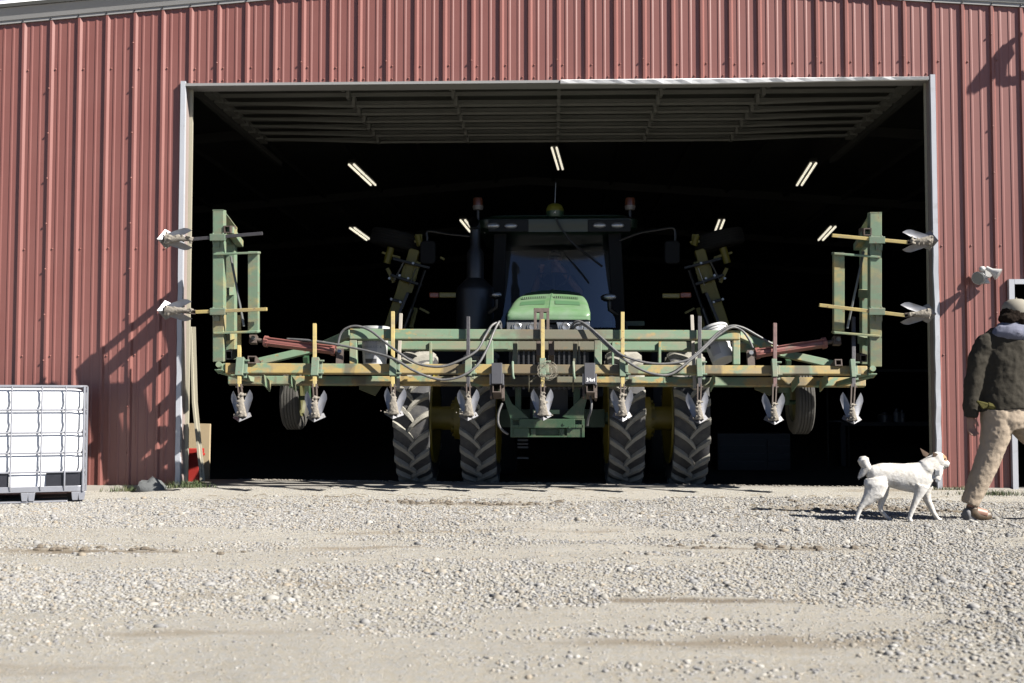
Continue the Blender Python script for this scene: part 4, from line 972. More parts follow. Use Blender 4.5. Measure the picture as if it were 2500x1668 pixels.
for s in (-1, 1):     # vent slots, recessed decal panels
    cx_ = hx+(hx2-hx)*.4
    Y1, Y2 = .56, .62; x1, x2 = cx_+s*.045, cx_+s*.31
    z1, z2 = hoodz(Y1)+.002, hoodz(Y2)+.006
    mb = MB(); mb.add([(x1, Y1, z1), (x2, Y1-.005, z1-.012), (x2, Y2+.04, z2+.004), (x1, Y2+.04, z2+.018)], [(0,1,2,3)]); v = TB(mb, 'vent', m_black, hood)
    mb = MB()
    for k in range(11):
        x = x1+(x2-x1)*(k+.5)/11; zz_ = -.012*(k+.5)/11
        mb.add([(x-.006, Y1, z1+zz_+.002), (x+.006, Y1, z1+zz_+.002), (x+.006, Y2+.04, z2+.020+zz_), (x-.006, Y2+.04, z2+.020+zz_)], [(0,1,2,3)])
    mb.add([(x1-.01, Y2+.035, z2+.022), (x2+.005, Y2+.035, z2+.008), (x2+.005, Y2+.07, z2+.02), (x1-.01, Y2+.07, z2+.035)], [(0,1,2,3)])
    TB(mb, 'vent_bars', m_deere, v)
    Y1, Y2 = .20, .40; z1, z2 = hoodz(Y1), hoodz(Y2)
    mb = MB(); mb.add([(cx_+s*.055, Y1, z1+.006), (cx_+s*.325, Y1, z1-.008), (cx_+s*.315, Y2, z2-.010), (cx_+s*.055, Y2, z2+.006)], [(0,1,2,3)]); TB(mb, 'decal_panel', m_recess, hood)
mb = MB(); mb.tube([(hx+(hx2-hx)*Y/1.1+.004, Y, hoodz(Y)+.006) for Y in (-.09, .0, .2, .5, .85, 1.15, 1.6)], .006, 6); TB(mb, 'hood_seam', m_recess, hood)
mb = MB()
mb.b2((hx-.42, -.06, 1.05), (hx+.42, 2.0, 1.70)); TB(mb, 'engine_side', m_black)
mb = MB(); mb.b2((hx-.43, -.075, 1.722), (hx+.43, .02, 1.752)); TB(mb, 'bonnet_lip', m_black)
for s, (pa, pb) in ((-1, (1237, 1330)), (1, (1358, 1440))):
    a_, b_ = P(pa, 786, -.09), P(pb, 815, -.09)
    mb = MB(); mb.prism([(a_.x, -.085, a_.z), (b_.x, -.085, a_.z), (b_.x-.0, -.085, b_.z), (a_.x+(.03 if s > 0 else 0), -.085, b_.z)], (0, .03, 0)); hl = TB(mb, 'headlight', m_lamp if s > 0 else simple('dull_headlight', (.26,.26,.26), .3, .2, .4, 40, .2), bevel=.004)
    for q in (.28, .68):
        x = a_.x+(b_.x-a_.x)*q; mb = MB(); mb.lathe([(.055, -.095), (.05, -.088), (.035, -.098), (0, -.09)], (x, 0, (a_.z+b_.z)/2+.01), 'y', 16); TB(mb, 'lamp_bowl', m_lamp, hl, smooth=True)
# grille slats
mb = MB()
for k in range(15):
    x = hx-.37+k*.053; mb.b2((x-.010, -.10, 1.02), (x+.010, -.062, 1.60))
TB(mb, 'grille', simple('grille_slats', (.07,.07,.075), .4, .2, .3, 30))
mb = MB()
for k in range(20):
    z = 1.03+k*.03; mb.b2((hx-.38, -.066, z), (hx+.38, -.063, z+.006))
TB(mb, 'grille_mesh', simple('grille_mesh_grey', (.13,.13,.135), .5, .3, .2, 30))
# front hitch bracket
YB = -.16
def Q(px, py, y=YB): p = P(px, py, y); return (p.x, y, p.z)
mb = MB()
mb.prism([Q(1222, 945), Q(1245, 1022), Q(1250, 1023), Q(1292, 1023), Q(1275, 1005), Q(1250, 985), Q(1233, 950)], (0, .04, 0))
mb.prism([Q(1440, 945), Q(1427, 1000), Q(1425, 1023), Q(1392, 1023), Q(1372, 1018), Q(1400, 990), Q(1430, 960)], (0, .04, 0))
mb.each('side_arm', m_dgreen, tr, bevel=.005)
mb = MB()
def pr(x1, y1, x2, y2, ya=YB, th=.05):
    a = P(x1, y1, ya); b_ = P(x2, y2, ya); mb.b2((a.x, ya, a.z), (b_.x, ya+th, b_.z))
pr(1246, 1023, 1252, 1068); pr(1252, 1037, 1292, 1045); pr(1268, 1023, 1404, 1045, YB-.02); pr(1404, 1037, 1424, 1045); pr(1420, 1023, 1427, 1068); pr(1252, 1023, 1268, 1026); pr(1404, 1023, 1420, 1026)
pr(1252, 1045, 1292, 1068, YB+.01); pr(1384, 1045, 1420, 1068, YB+.01); pr(1292, 1064, 1384, 1068, YB+.01); pr(1296, 1046, 1308, 1064, YB+.02); pr(1366, 1046, 1378, 1064, YB+.02)
mb.build('hitch_frame', m_dgreen, tr, bevel=.004)
mb = MB(); a_ = P(1252, 1026, YB+.12); b_ = P(1425, 1062, YB+.12); mb.b2((a_.x, YB+.12, b_.z), (b_.x, YB+.5, a_.z)); pp = P(1258, 950, .02); qq = P(1272, 1020, .02); mb.b2((pp.x, .0, qq.z), (qq.x, .1, pp.z+.1)); pp = P(1400, 950, .02); qq = P(1416, 1020, .02); mb.b2((pp.x, .0, qq.z), (qq.x, .1, pp.z+.1)); mb.build('frame_rail', m_dgreen, tr)
for px, py in ((1295, 1035), (1377, 1035), (1281, 1043), (1391, 1043)):
    mb = MB(); p = P(px, py, YB-.03); mb.cyl((p.x, YB-.03, p.z), (p.x, YB-.0, p.z), .014, 8); mb.build('bolt', m_dgreen, tr)
mb = MB(); pr(1340, 1001, 1366, 1011, -.12, .25); pr(1301, 1001, 1330, 1021, -.10, .2); mb.build('crossmember', m_deere, tr)
mb = MB(); mb.b2((hx-.2, .1, .55), (hx+.2, 3.2, 1.05)); mb.build('chassis', m_black, tr)
# front axle and wheels
zA = P(1010, 1022, AY).z; zA = .705; RT = .755
mb = MB(); mb.cyl((tr.location.x-1.25, AY, zA), (tr.location.x+1.25, AY, zA), .07, 12); mb.b2((tr.location.x-.6, AY-.1, zA-.1), (tr.location.x+.6, AY+.1, zA+.1)); mb.build('axle', m_dgreen, tr)
def tyre_profile(R, W):
    h = W/2
    return [(R*.66, -h*.55), (R*.70, -h*.86), (R*.82, -h*1.0), (R*.91, -h*.97), (R*.930, -h*.80), (R*.942, -h*.4), (R*.945, 0), (R*.942, h*.4), (R*.930, h*.80), (R*.91, h*.97), (R*.82, h*1.0), (R*.70, h*.86), (R*.66, h*.55)]
def lugs(R, W, nl, c):
    mb = MB(); h = W/2
    for s in (-1, 1):
        for k in range(nl):
            a0 = 2*math.pi*(k+(.5 if s > 0 else 0))/nl
            st = []
            for j, u in enumerate(np.linspace(0, 1, 9)):
                x = s*(-.035+(h*1.0+.035)*u); ang = a0+.27*(u**.80)+.02*math.sin(u*3.1)
                rr = R*.945-(R*.035)*max(0, u-.78)/.22
                top = R+.0-(R*.045)*max(0, u-.80)/.20
                tw = (.023+.004*u)*(.8 if u == 0 else 1)/R
                if u == 0: top = R*.985
                st.append((x, ang, rr-.01, top, tw))
            vs = []; fs = []
            for (x, an, r0, r1, tw) in st:
                for (r, da) in ((r0, -tw*1.75), (r1, -tw), (r1, tw), (r0, tw*1.75)):
                    # ang measured so that the centre end sits lower at the front
                    th_ = math.pi+an+da   # front of tyre is -Y
                    vs.append((c[0]+x, c[1]+r*math.cos(th_), c[2]-r*math.sin(th_)))
            for i in range(8):
                for q in range(3): fs.append((4*i+q, 4*i+q+1, 4*i+5+q, 4*i+4+q))
            fs += [(0, 3, 2, 1), (32, 33, 34, 35)]
            mb.add(vs, fs)
    return mb
tyre_me = lug_me = rim_me = None
def fwheel(px, inner, label, R=RT, W=.385, Y=AY, z=zA, first=False):
    global tyre_me, lug_me, rim_me
    x = P(px, 1000, Y-R*.55).x
    if tyre_me is None:
        mb = MB(); mb.lathe(tyre_profile(R, W), (0, 0, 0), 'x', 64); o = mb.build('tyre', m_rubber, None, smooth=True); tyre_me = o.data; bpy.data.objects.remove(o)
        o = lugs(R, W, 21, (0, 0, 0)).build('lug', m_lug, None, smooth=True); lug_me = o.data; bpy.data.objects.remove(o)
        mb = MB(); mb.lathe([(0, -.03), (.42*R, -.03), (.46*R, -.12), (.62*R, -.17), (.67*R, -.20), (.67*R, -.18), (.60*R, -.14), (.60*R, .14), (.67*R, .18), (.67*R, .20), (.62*R, .17), (.46*R, .12), (.42*R, .0), (0, .0)], (0, 0, 0), 'x', 40); o = mb.build('rim', m_yellow, None, smooth=True); rim_me = o.data; bpy.data.objects.remove(o)
    def ob(nm, me, par): o = bpy.data.objects.new(nm, me); C.objects.link(o); o.parent = par; return o
    wdat = ob('wheel', tyre_me, tr); wdat.location = Vector((x, Y, z))-tr.location; wdat['label'] = label; wdat.rotation_euler = (random.uniform(0, .28), 0, .012*(1 if px > 1345 else -1))
    ob('lugs', lug_me, wdat); ob('rim', rim_me, wdat); return x
xs_ = [fwheel(1012, 0, 'outer front tyre on the left side of the picture'), fwheel(1171, 1, 'inner front tyre on the left side of the picture'), fwheel(1527, 1, 'inner front tyre on the right side of the picture'), fwheel(1682, 0, 'outer front tyre on the right side of the picture')]
for xa, xb, s in ((xs_[0], xs_[1], 1), (xs_[3], xs_[2], -1)):
    mb = MB(); mb.cyl((xa+s*.12, AY, zA), (xb-s*.08, AY, zA), .132, 28); mb.cyl((xb-s*.30, AY, zA), (xb-s*.22, AY, zA), .24, 28); mb.cyl((xb-s*.345, AY, zA), (xb-s*.30, AY, zA), .17, 28)
    for k in range(10):
        a = k*.628; mb.cyl((xb-s*.33, AY+.2*math.cos(a), zA+.2*math.sin(a)), (xb-s*.29, AY+.2*math.cos(a), zA+.2*math.sin(a)), .015, 6)
    mb.build('hub', m_yellow, tr, smooth=True)
m_rubt0 = simple('rear_tyre_rubber', (.03,.03,.032), .9)
# rear wheels, far back in the dark
mb = MB()
for dx in (-1.5, -.85, .85, 1.5):
    mb.lathe(tyre_profile(1.02, .55), (tr.location.x+.1+dx, 3.9, .84), 'x', 40)
mb.each('rear_tyre', m_rubt0, tr, smooth=True)
for s in (-1, 1):
    mb = MB(); mb.b2((tr.location.x+.1+s*.6, 3.3, 1.9), (tr.location.x+.1+s*1.15, 4.6, 1.96)); mb.build('fender', m_dgreen, tr)
# steps
mb = MB()
for k, py in enumerate((1074, 1083, 1091, 1117)):
    a_ = P(1264, py, 2.2); b_ = P(1290, py, 2.2); mb.b2((a_.x, 2.05, a_.z-.012), (b_.x, 2.2, a_.z+.012))
mb.each('step', simple('step_edge', (.35,.35,.36), .5, .3), tr)
# exhaust and air cleaner stack at the left of the cab
YS = 2.0
def sp(px, py): return P(px, py, YS)
mb = MB(); a0 = sp(1158, 716); k = (P(101, 0, YS).x-P(100, 0, YS).x)
xc = sp(1160, 700).x
zz = lambda py: sp(1160, py).z
mb.lathe([(0, zz(815)), (44*k, zz(815)), (44*k, zz(712)), (42*k, zz(703)), (22*k, zz(682)), (20*k, zz(680)), (20*k, zz(618)), (12*k, zz(604)), (12*k, zz(556)), (0, zz(556))], (xc, YS, 0), 'z', 28)
mb.tube([(xc, YS, zz(560)), (xc, YS-.02, zz(552)), (xc-.01, YS-.10, zz(547)), (xc-.01, YS-.17, zz(548))], [12*k, 12.5*k, 12.5*k, 12.5*k], 18, cap=False)
m_stack = simple('dull_black_stack', (.025,.025,.028), .4, .1, .3, 10, .1); mb.build('exhaust_stack', m_stack, tr, smooth=True)
# ---- cab
m_pil0 = simple('roof_panel_black', (.006,.007,.007), .5, 0, .2, 5, spec=.2)
YF, YR2 = 2.75, 4.5
cx_ = P(1362, 600, YF).x
def cp(px, py, y=YF): return P(px, py, y)
kk = P(101, 600, YF).x-P(100, 600, YF).x
zr0, zr1, zrt = cp(1362, 572).z, cp(1362, 545).z, cp(1362, 528, YF-.1).z
mb = MB()
pts0 = []
for (w_, z) in ((1.78/2, zr0), (2.04/2, zr0+.06), (2.06/2, zr1+.02), (1.96/2, zrt-.02), (1.80/2, zrt)):
    pts0.append((w_, z))
rings = []
for w_, z in pts0:
    rings += rrect(cx_-w_, cx_+w_, YF-.22+(0 if z < zrt-.05 else .05), YR2+.1, .16, z, 4)
nn = 20; fs = [(i*nn+k, i*nn+(k+1) % nn, (i+1)*nn+(k+1) % nn, (i+1)*nn+k) for i in range(4) for k in range(nn)]+[tuple(range(nn)), tuple(range(4*nn, 5*nn))]
mb.add(rings, fs); roof = mb.build('cab_roof', simple('roof_dark_green', (.008,.03,.014), .4, 0, .2, 6), tr, smooth=True)
mb = MB(); a_ = cp(1192, 536, YF-.235); b_ = cp(1290, 566, YF-.235); mb.b2((a_.x, YF-.235, b_.z), (b_.x, YF-.2, a_.z)); a_ = cp(1435, 536, YF-.235); b_ = cp(1540, 566, YF-.235); mb.b2((a_.x, YF-.235, b_.z), (b_.x, YF-.2, a_.z)); mb.each('lamp_panel', m_pil0, roof, bevel=.01)
for px, py, m__ in ((1204, 551, m_lamp), (1247, 551.5, m_lamp), (1464, 550, m_lamp), (1508, 550, m_lamp)):
    p = cp(px, py, YF-.25); mb = MB(); mb.ball((p.x, YF-.24, p.z), (16*kk, .03, 7.5*kk), 18, 10); mb.build('roof_light', m__, roof, smooth=True)
# pillars and cab shell
m_pil = simple('gloss_free_black', (.005,.005,.006), .6, 0, .2, 5, spec=.15)
def pil(p1, p2, y1, y2, w_, name='pillar'):
    a = P(*p1, y1); b_ = P(*p2, y2); mb = MB(); mb.beam(a, b_, w_, .10, (0, 1, 0)); return mb.build(name, m_pil, tr, bevel=.01)
pil((1222, 570), (1212, 815), YF, YF+.02, .16); pil((1500, 570), (1512, 815), YF, YF+.02, .17)
mb = MB(); mb.b2((cx_-.85, YR2-.05, .9), (cx_+.85, YR2, zr0)); mb.b2((cx_-.9, YF+.05, .9), (cx_-.84, YR2, 1.9)); mb.b2((cx_+.84, YF+.05, .9), (cx_+.9, YR2, 1.9)); mb.b2((cx_-.8, YF, .95), (cx_+.8, YR2, 1.05)); mb.build('cab_body', m_black, tr)
# windscreen
ws = [P(1234, 572, YF-.08), P(1490, 572, YF-.08), P(1499, 700, YF-.18), P(1504, 800, YF-.14), P(1220, 800, YF-.14), P(1224, 700, YF-.18)]
vs = []; fs = []; NU, NV = 16, 16
for j in range(NV+1):
    v = j/NV; py = 572+(800-572)*v; xl_ = 1236-14*v; xr_ = 1490+13*v
    for i in range(NU+1):
        u = i/NU; bow = -.16*(1-(2*u-1)**2)*(.5+.5*v); tilt = -.28*v
        p = P(xl_+(xr_-xl_)*u, py, YF-.02+bow+tilt*.6+.14); vs.append(p)
fs = [(j*(NU+1)+i, j*(NU+1)+i+1, (j+1)*(NU+1)+i+1, (j+1)*(NU+1)+i) for j in range(NV) for i in range(NU)]
mb = MB(); mb.add(vs, fs); mb.build('windscreen', m_glass, tr, smooth='all', fix=False)
# beacons, dome, antenna
for px in (1167, 1538):
    p = cp(px, 500, YF); q = cp(px, 560, YF); s = -1 if px < 1345 else 1
    mb = MB(); zt_ = cp(px, 481).z; zb_ = cp(px, 503).z; zc_ = cp(px, 513).z; r_ = 12.5*kk
    mb.lathe([(r_*.98, zb_), (r_*.98, zb_+.06), (r_*.9, zb_+.10), (r_*.6, zt_-.012), (0, zt_)], (p.x, YF, 0), 'z', 20); bc = mb.build('beacon', simple('amber_beacon', (.16,.05,.025), .25, 0, .1) if px < 1300 else bpy.data.materials['amber_beacon'], tr, smooth=True)
    mb = MB(); mb.lathe([(0, zc_), (r_*.9, zc_), (r_*1.05, zb_-.0), (r_*1.05, zb_), (0, zb_)], (p.x, YF, 0), 'z', 20); mb.build('beacon_base', simple('grey_beacon_base', (.22,.20,.19), .5) if px < 1300 else bpy.data.materials['grey_beacon_base'], bc, smooth=True)
    mb = MB(); mb.tube([(p.x, YF, zc_), (p.x, YF, cp(px, 530).z), (p.x-s*.01, YF, cp(px, 545).z), (p.x-s*.10, YF, cp(px, 570).z)], .02, 8); mb.build('beacon_stalk', m_stack, bc)
p = cp(1355, 525, YF-.1); k = P(101, 0, YF-.1).x-P(100, 0, YF-.1).x; zq = lambda py: cp(1355, py, YF-.1).z
mb = MB(); mb.lathe([(21.5*k, zq(517)), (20.5*k, zq(510)), (16*k, zq(501)), (8*k, zq(497.5)), (0, zq(497))], (p.x, YF-.1, 0), 'z', 26); dm = mb.build('receiver_dome', simple('dome_yellow', (.25,.24,.03), .4, 0, .08), tr, smooth=True)
mb = MB(); mb.lathe([(0, zq(531)), (19*k, zq(531)), (21*k, zq(524)), (21.6*k, zq(517)), (0, zq(517))], (p.x, YF-.1, 0), 'z', 26); mb.build('dome_base', simple('dome_green', (.02,.07,.035), .4, 0, .08), dm, smooth=True)
mb = MB(); yb_ = YF-.1-21.8*k
for pts in ([(-.012, 0), (0, .006), (.008, .018), (.014, .022)], [(-.012, 0), (-.016, -.014)], [(.0, .004), (.006, -.014)], [(-.012, .0), (-.002, -.004), (.010, .002)]):
    mb.tube([(p.x+a, yb_, zq(522)+b_) for a, b_ in pts], .0022, 4)
mb.build('emblem', m_chalk, dm)
mb = MB(); mb.tube([(p.x, YF-.05, zq(497)), (cp(1357, 448).x, YF-.05, cp(1357, 448).z)], .006, 5); mb.build('antenna', m_chrome, tr)
# wiper
mb = MB(); mb.tube([P(1357, 532, 2.42), P(1366, 552, 2.42), P(1392, 588, 2.43), P(1430, 622, 2.40)], [.012, .012, .012, .010], 6); mb.tube([P(1410, 604, 2.42), P(1470, 651, 2.36)], .016, 6); mb.build('wiper', m_black, tr)
# mirrors on arms
for (px, arm, m_t) in ((1045, [(1148, 577), (1095, 572), (1046, 565), (1043, 580), (1043, 600)], -1), (1641, [(1512, 588), (1560, 570), (1610, 561), (1640, 557), (1648, 565), (1648, 590)], 1)):
    mb = MB(); mb.tube(spl([P(x, y, 2.55) for x, y in arm], 5), .016, 8); ar = mb.build('mirror_arm', m_stack, tr, smooth=True)
    a_ = P(px-19, 588, 2.55); b_ = P(px+19, 645, 2.55)
    mb = MB(); lp = rrect(a_.x, b_.x, 0, 0, .0, 0)
    pts = [];
    for (c_, d_, a0) in ((1, 1, 0), (-1, 1, 90), (-1, -1, 180), (1, -1, 270)):
        for i in range(6):
            a = math.radians(a0+18*i); rr = .05; pts.append(((a_.x+b_.x)/2+c_*((b_.x-a_.x)/2-rr)+rr*math.cos(a), 2.52, (a_.z+b_.z)/2+d_*((a_.z-b_.z)/2-rr)+rr*math.sin(a)))
    mb.prism(pts, (0, .09, 0)); mb.build('mirror', m_pil, ar, bevel=.015)
# signal bars on the sides
for pts, mt in (((1072, 714, 1113, 727), m_amberd), ((1048, 714, 1071, 727), m_orange), ((1617, 716, 1660, 728), m_amberd), ((1661, 714, 1688, 727), m_orange)):
    a_ = P(pts[0], pts[1], 3.0); b_ = P(pts[2], pts[3], 3.0); mb = MB(); mb.b2((a_.x, 3.0, a_.z), (b_.x, 3.03, b_.z)); mb.build('signal_bar', mt, tr, bevel=.012)
# hood side work lights
for px, py in ((1213, 720), (1489, 725)):
    p = P(px, py, 1.55); mb = MB(); s = 15/190 if px > 1300 else 12/190
    mb.ball((p.x, 1.55, p.z), (s, .03, s*.46), 18, 8); wl_ = mb.build('work_light', m_lamp, tr, smooth=True)
    mb = MB(); mb.ball((p.x-.02, 1.62, p.z-.005), (s*1.12, .07, s*.62), 14, 8); mb.tube([(p.x, 1.62, p.z-.05), (p.x, 1.62, p.z-.14), (p.x+(-.1 if px < 1345 else .1), 1.7, p.z-.2)], .03, 6); mb.build('lamp_shell', m_black, wl_, smooth=True)
# cab interior: seat, wheel, driver
sx_, sz_ = P(1358, 700, 3.45).x, 1.45
mb = MB(); mb.b2((sx_-.27, 3.75, sz_), (sx_+.27, 3.87, sz_+.75)); mb.b2((sx_-.27, 3.3, sz_-.12), (sx_+.27, 3.8, sz_)); mb.build('seat', m_black, tr, bevel=.03)
mb = MB(); c = P(1352, 668, 3.15); c = Vector(c); mb.tube([c+Vector((.20*math.cos(a), -.10*math.sin(a)*.5, .17*math.sin(a))) for a in np.linspace(0, 2*math.pi, 25)], .014, 6, cap=False); mb.tube([c+Vector((-.2, 0, 0)), c, c+Vector((.2, 0, 0))], .012, 6); mb.tube([c, c+Vector((0, -.2, -.5))], .03, 6); mb.build('steering_wheel', m_black, tr)
# driver
hd = P(1356, 634, 3.55)
dr = MB()
H0 = Vector(hd)
dr.ball(H0, (.078, .095, .115), 16, 12); dr.tube([H0+Vector((0, .02, -.08)), H0+Vector((0, .03, -.20))], [.055, .065], 12)
dr.ball(H0+Vector((0, -.098, -.01)), (.014, .022, .028), 8, 6); dr.ball(H0+Vector((0, -.085, -.055)), (.03, .012, .008), 8, 6)
for s in (-1, 1): dr.ball(H0+Vector((s*.082, 0, -.005)), (.012, .024, .032), 8, 6); dr.ball(H0+Vector((s*.03, -.088, .015)), (.014, .008, .008), 8, 6)
dr.tube([H0+Vector((0, .03, -.17)), H0+Vector((0, .05, -.32)), H0+Vector((0, .08, -.55)), H0+Vector((0, .08, -.80))], [.10, .20, .185, .17], 16, ry=[.07, .12, .12, .13], ref=(0, 1, 0))
wh = Vector(c)
hands = {}
for s, hp in ((-1, wh+Vector((-.16, -.01, .08))), (1, wh+Vector((.03, -.03, .15)))):
    shd = H0+Vector((s*.20, .05, -.27)); el = H0+Vector((s*.30, -.12, -.50)) if s < 0 else H0+Vector((.33, -.18, -.47))
    dr.tube([shd, (shd+el)/2, el, (el+hp)/2, hp], [.062, .055, .048, .042, .030], 12)
    dr.ball(hp, (.042, .035, .028), 10, 8)
    for q in range(5):
        f0 = hp+Vector((-.032+.016*q, -.02, .012)) if q else hp+Vector((-.04, .01, 0)); f1 = f0+Vector((.0, -.025, .022)); f2 = f1+Vector((0, -.002 if q else .01, -.03)); dr.tube([f0, f1, f2], [.010, .009, .008], 6)
for s in (-1, 1): dr.tube([H0+Vector((s*.10, .05, -.78)), H0+Vector((s*.13, -.35, -.76)), H0+Vector((s*.13, -.42, -1.15))], [.09, .075, .055], 10)
do = dr.build('person', m_skin); do.location = (0, 0, 0); remesh(do, .008, 3)
tag(do, 'driver in cap and dark shirt behind the tractor windscreen, hand on the steering wheel', 'person')
mb = MB(); mb.ball(H0+Vector((0, .01, .045)), (.088, .105, .09), 16, 10); mb.prism([H0+Vector((.07*math.cos(a), -.06-.13*math.sin(a), .05)) for a in np.linspace(0, math.pi, 9)], (0, 0, .01)); mb.build('cap', simple('dark_cap', (.08,.08,.10), .9), do, smooth=True)
mb = MB(); mb.b2(H0+Vector((-.062, -.105, .004)), H0+Vector((.062, -.095, .030))); mb.build('sunglasses', m_black, do, bevel=.008)
mb = MB(); mb.tube([H0+Vector((0, .03, -.17)), H0+Vector((0, .05, -.32)), H0+Vector((0, .08, -.55)), H0+Vector((0, .08, -.82))], [.11, .215, .20, .19], 16, ry=[.085, .14, .14, .15], ref=(0, 1, 0))
for s in (-1, 1):
    shd = H0+Vector((s*.20, .05, -.27)); el = H0+Vector((s*.30, -.12, -.50)) if s < 0 else H0+Vector((.33, -.18, -.47)); mb.tube([shd, (shd+el)/2, el], [.078, .068, .062], 12)
so_ = mb.build('shirt', m_denim, do); remesh(so_, .012, 4)
# ------------------------------------------------------------------ folded toolbar of the machine behind the tractor
tb = empty('folded_planter_toolbar', P(1345, 1000, 5.2)); tb.location.z = .1
tag(tb, 'dark machine behind the tractor with two folded olive yellow toolbar wings', 'farm implement')
YW = 4.6
def W(px, py, y=YW): return P(px, py, y)
def mir(px, s): return px if s < 0 else 2732-px-12
m_bplate = simple('dark_clamp_plate', (.03,.035,.04), .5, .2); m_rubt = simple('dull_dark_tyre', (.030,.027,.024), .9)
for s in (-1, 1):
    f = lambda px: mir(px, s)
    wv = MB(); wv.beam(W(f(950), 810), W(f(990), 690), .17, .14, (0, 1, 0)); wv.beam(W(f(990), 690), W(f(1013), 610), .15, .14, (0, 1, 0)); w_o = wv.build('wing_bar', m_wyellow, tb, bevel=.01); w_o['label'] = 'left folded wing bar' if s < 0 else 'right folded wing bar'
    mb = MB(); mb.beam(W(f(958), 805, YW-.2), W(f(996), 715, YW-.2), .02, .04); mb.cyl(W(f(992), 790, YW-.25), W(f(1038), 660, YW-.25), .022, 8); mb.cyl(W(f(985), 810, YW-.25), W(f(1005), 755, YW-.25), .038, 10); mb.build('hydraulic_ram', m_stack, w_o)
    for (x1, y1, x2, y2, w_) in ((955, 672, 1032, 698, .15), (960, 632, 1050, 655, .10), (953, 730, 982, 738, .08)):
        mb = MB(); mb.beam(W(f(x1), y1, YW-.15), W(f(x2), y2, YW-.15), .04, w_, (0, 1, 0)); pl = mb.build('clamp_plate', m_bplate, w_o, bevel=.005)
    for (bx, by) in ((976, 673), (997, 680), (956, 731), (978, 738), (1009, 643), (951, 680)):
        p = W(f(bx), by, YW-.2); mb = MB(); mb.cyl(p, p+Vector((0, -.03, 0)), .018, 8); mb.build('bolt', m_chrome, w_o)
    p = W(f(950), 623, YW-.1); q = W(f(946), 643, YW-.1); mb = MB(); mb.cyl(W(f(955), 605, YW-.1), W(f(944), 643, YW-.1), .055, 14); mb.cyl(W(f(1020), 575, YW-.1), W(f(1026), 600, YW-.1), .05, 12); mb.b2(W(f(1014), 572, YW-.12), W(f(1032), 590, YW-.02)); mb.each('spindle', m_wyellow, w_o)
    for (x1, y1, x2, y2) in ((933, 617, 978, 630), (1075, 628, 1085, 634), (1025, 753, 1048, 765), (1012, 590, 1036, 592)):
        mb = MB(); mb.beam(W(f(x1), y1, YW-.1), W(f(x2), y2, YW-.1), .03, .045, (0, 1, 0)); mb.build('tine_bar', m_wyellow, w_o)
    mb = MB(); mb.tube([W(f(962), 685, YW-.2), W(f(985), 640, YW-.2)], .012, 6); mb.tube([W(f(1000), 697, YW-.22), W(f(1015), 655, YW-.22)], .006, 5); mb.each('link_rod', m_chrome, w_o)
    for (x1, y1, x2, y2, w2) in ((1000, 715, 1022, 640, .07), (972, 712, 990, 650, .05), (1004, 800, 1016, 752, .06), (946, 655, 962, 690, .05)):
        mb = MB(); mb.beam(W(f(x1), y1, YW-.05), W(f(x2), y2, YW-.05), w2, .06, (0, 1, 0)); mb.build('support_bar', m_wyellow, w_o)
    c = Vector(W(f(965), 587, YW+.15)); axd = (Vector(W(f(990), 540, YW))-Vector(W(f(975), 605, YW))).normalized()
    R_ = Vector((1, 0, 0)).rotation_difference(axd).to_matrix(); mb = wheel_mb((0, 0, 0), .37, .24, 32); mb.v = [tuple(R_ @ Vector(v)+c) for v in mb.v]; mb.build('tyre', m_rubt, w_o, smooth=True)
mb = MB(); mb.b2((tb.location.x-1.9, 5.0, .9), (tb.location.x+1.9, 5.15, 1.05)); mb.b2((tb.location.x-1.9, 5.0, .0), (tb.location.x-1.8, 5.15, .9)); mb.b2((tb.location.x+1.8, 5.0, .0), (tb.location.x+1.9, 5.15, .9))
mb.build('toolbar', m_bplate, tb)
# ------------------------------------------------------------------ things in the dark workshop
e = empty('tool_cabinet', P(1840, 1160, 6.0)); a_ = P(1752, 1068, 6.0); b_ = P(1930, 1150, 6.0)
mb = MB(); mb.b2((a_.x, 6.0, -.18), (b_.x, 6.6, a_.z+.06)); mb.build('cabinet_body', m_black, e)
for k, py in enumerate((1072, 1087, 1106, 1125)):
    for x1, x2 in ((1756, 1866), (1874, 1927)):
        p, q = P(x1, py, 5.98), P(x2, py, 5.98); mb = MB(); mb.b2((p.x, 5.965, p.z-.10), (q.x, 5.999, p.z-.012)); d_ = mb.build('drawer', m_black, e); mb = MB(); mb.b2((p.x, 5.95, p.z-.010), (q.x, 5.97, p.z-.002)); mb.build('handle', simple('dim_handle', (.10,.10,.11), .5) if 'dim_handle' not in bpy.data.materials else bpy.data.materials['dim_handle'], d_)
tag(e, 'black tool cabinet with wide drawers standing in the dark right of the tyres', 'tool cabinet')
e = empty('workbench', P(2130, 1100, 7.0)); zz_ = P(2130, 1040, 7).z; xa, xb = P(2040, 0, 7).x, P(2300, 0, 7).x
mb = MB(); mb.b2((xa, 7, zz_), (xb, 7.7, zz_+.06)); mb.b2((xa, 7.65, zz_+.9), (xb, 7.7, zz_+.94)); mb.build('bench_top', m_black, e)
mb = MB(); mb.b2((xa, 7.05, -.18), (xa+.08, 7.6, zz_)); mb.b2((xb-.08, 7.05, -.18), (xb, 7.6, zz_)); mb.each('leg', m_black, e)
tag(e, 'dim workbench against the right side of the barn, seen behind the dog', 'workbench')
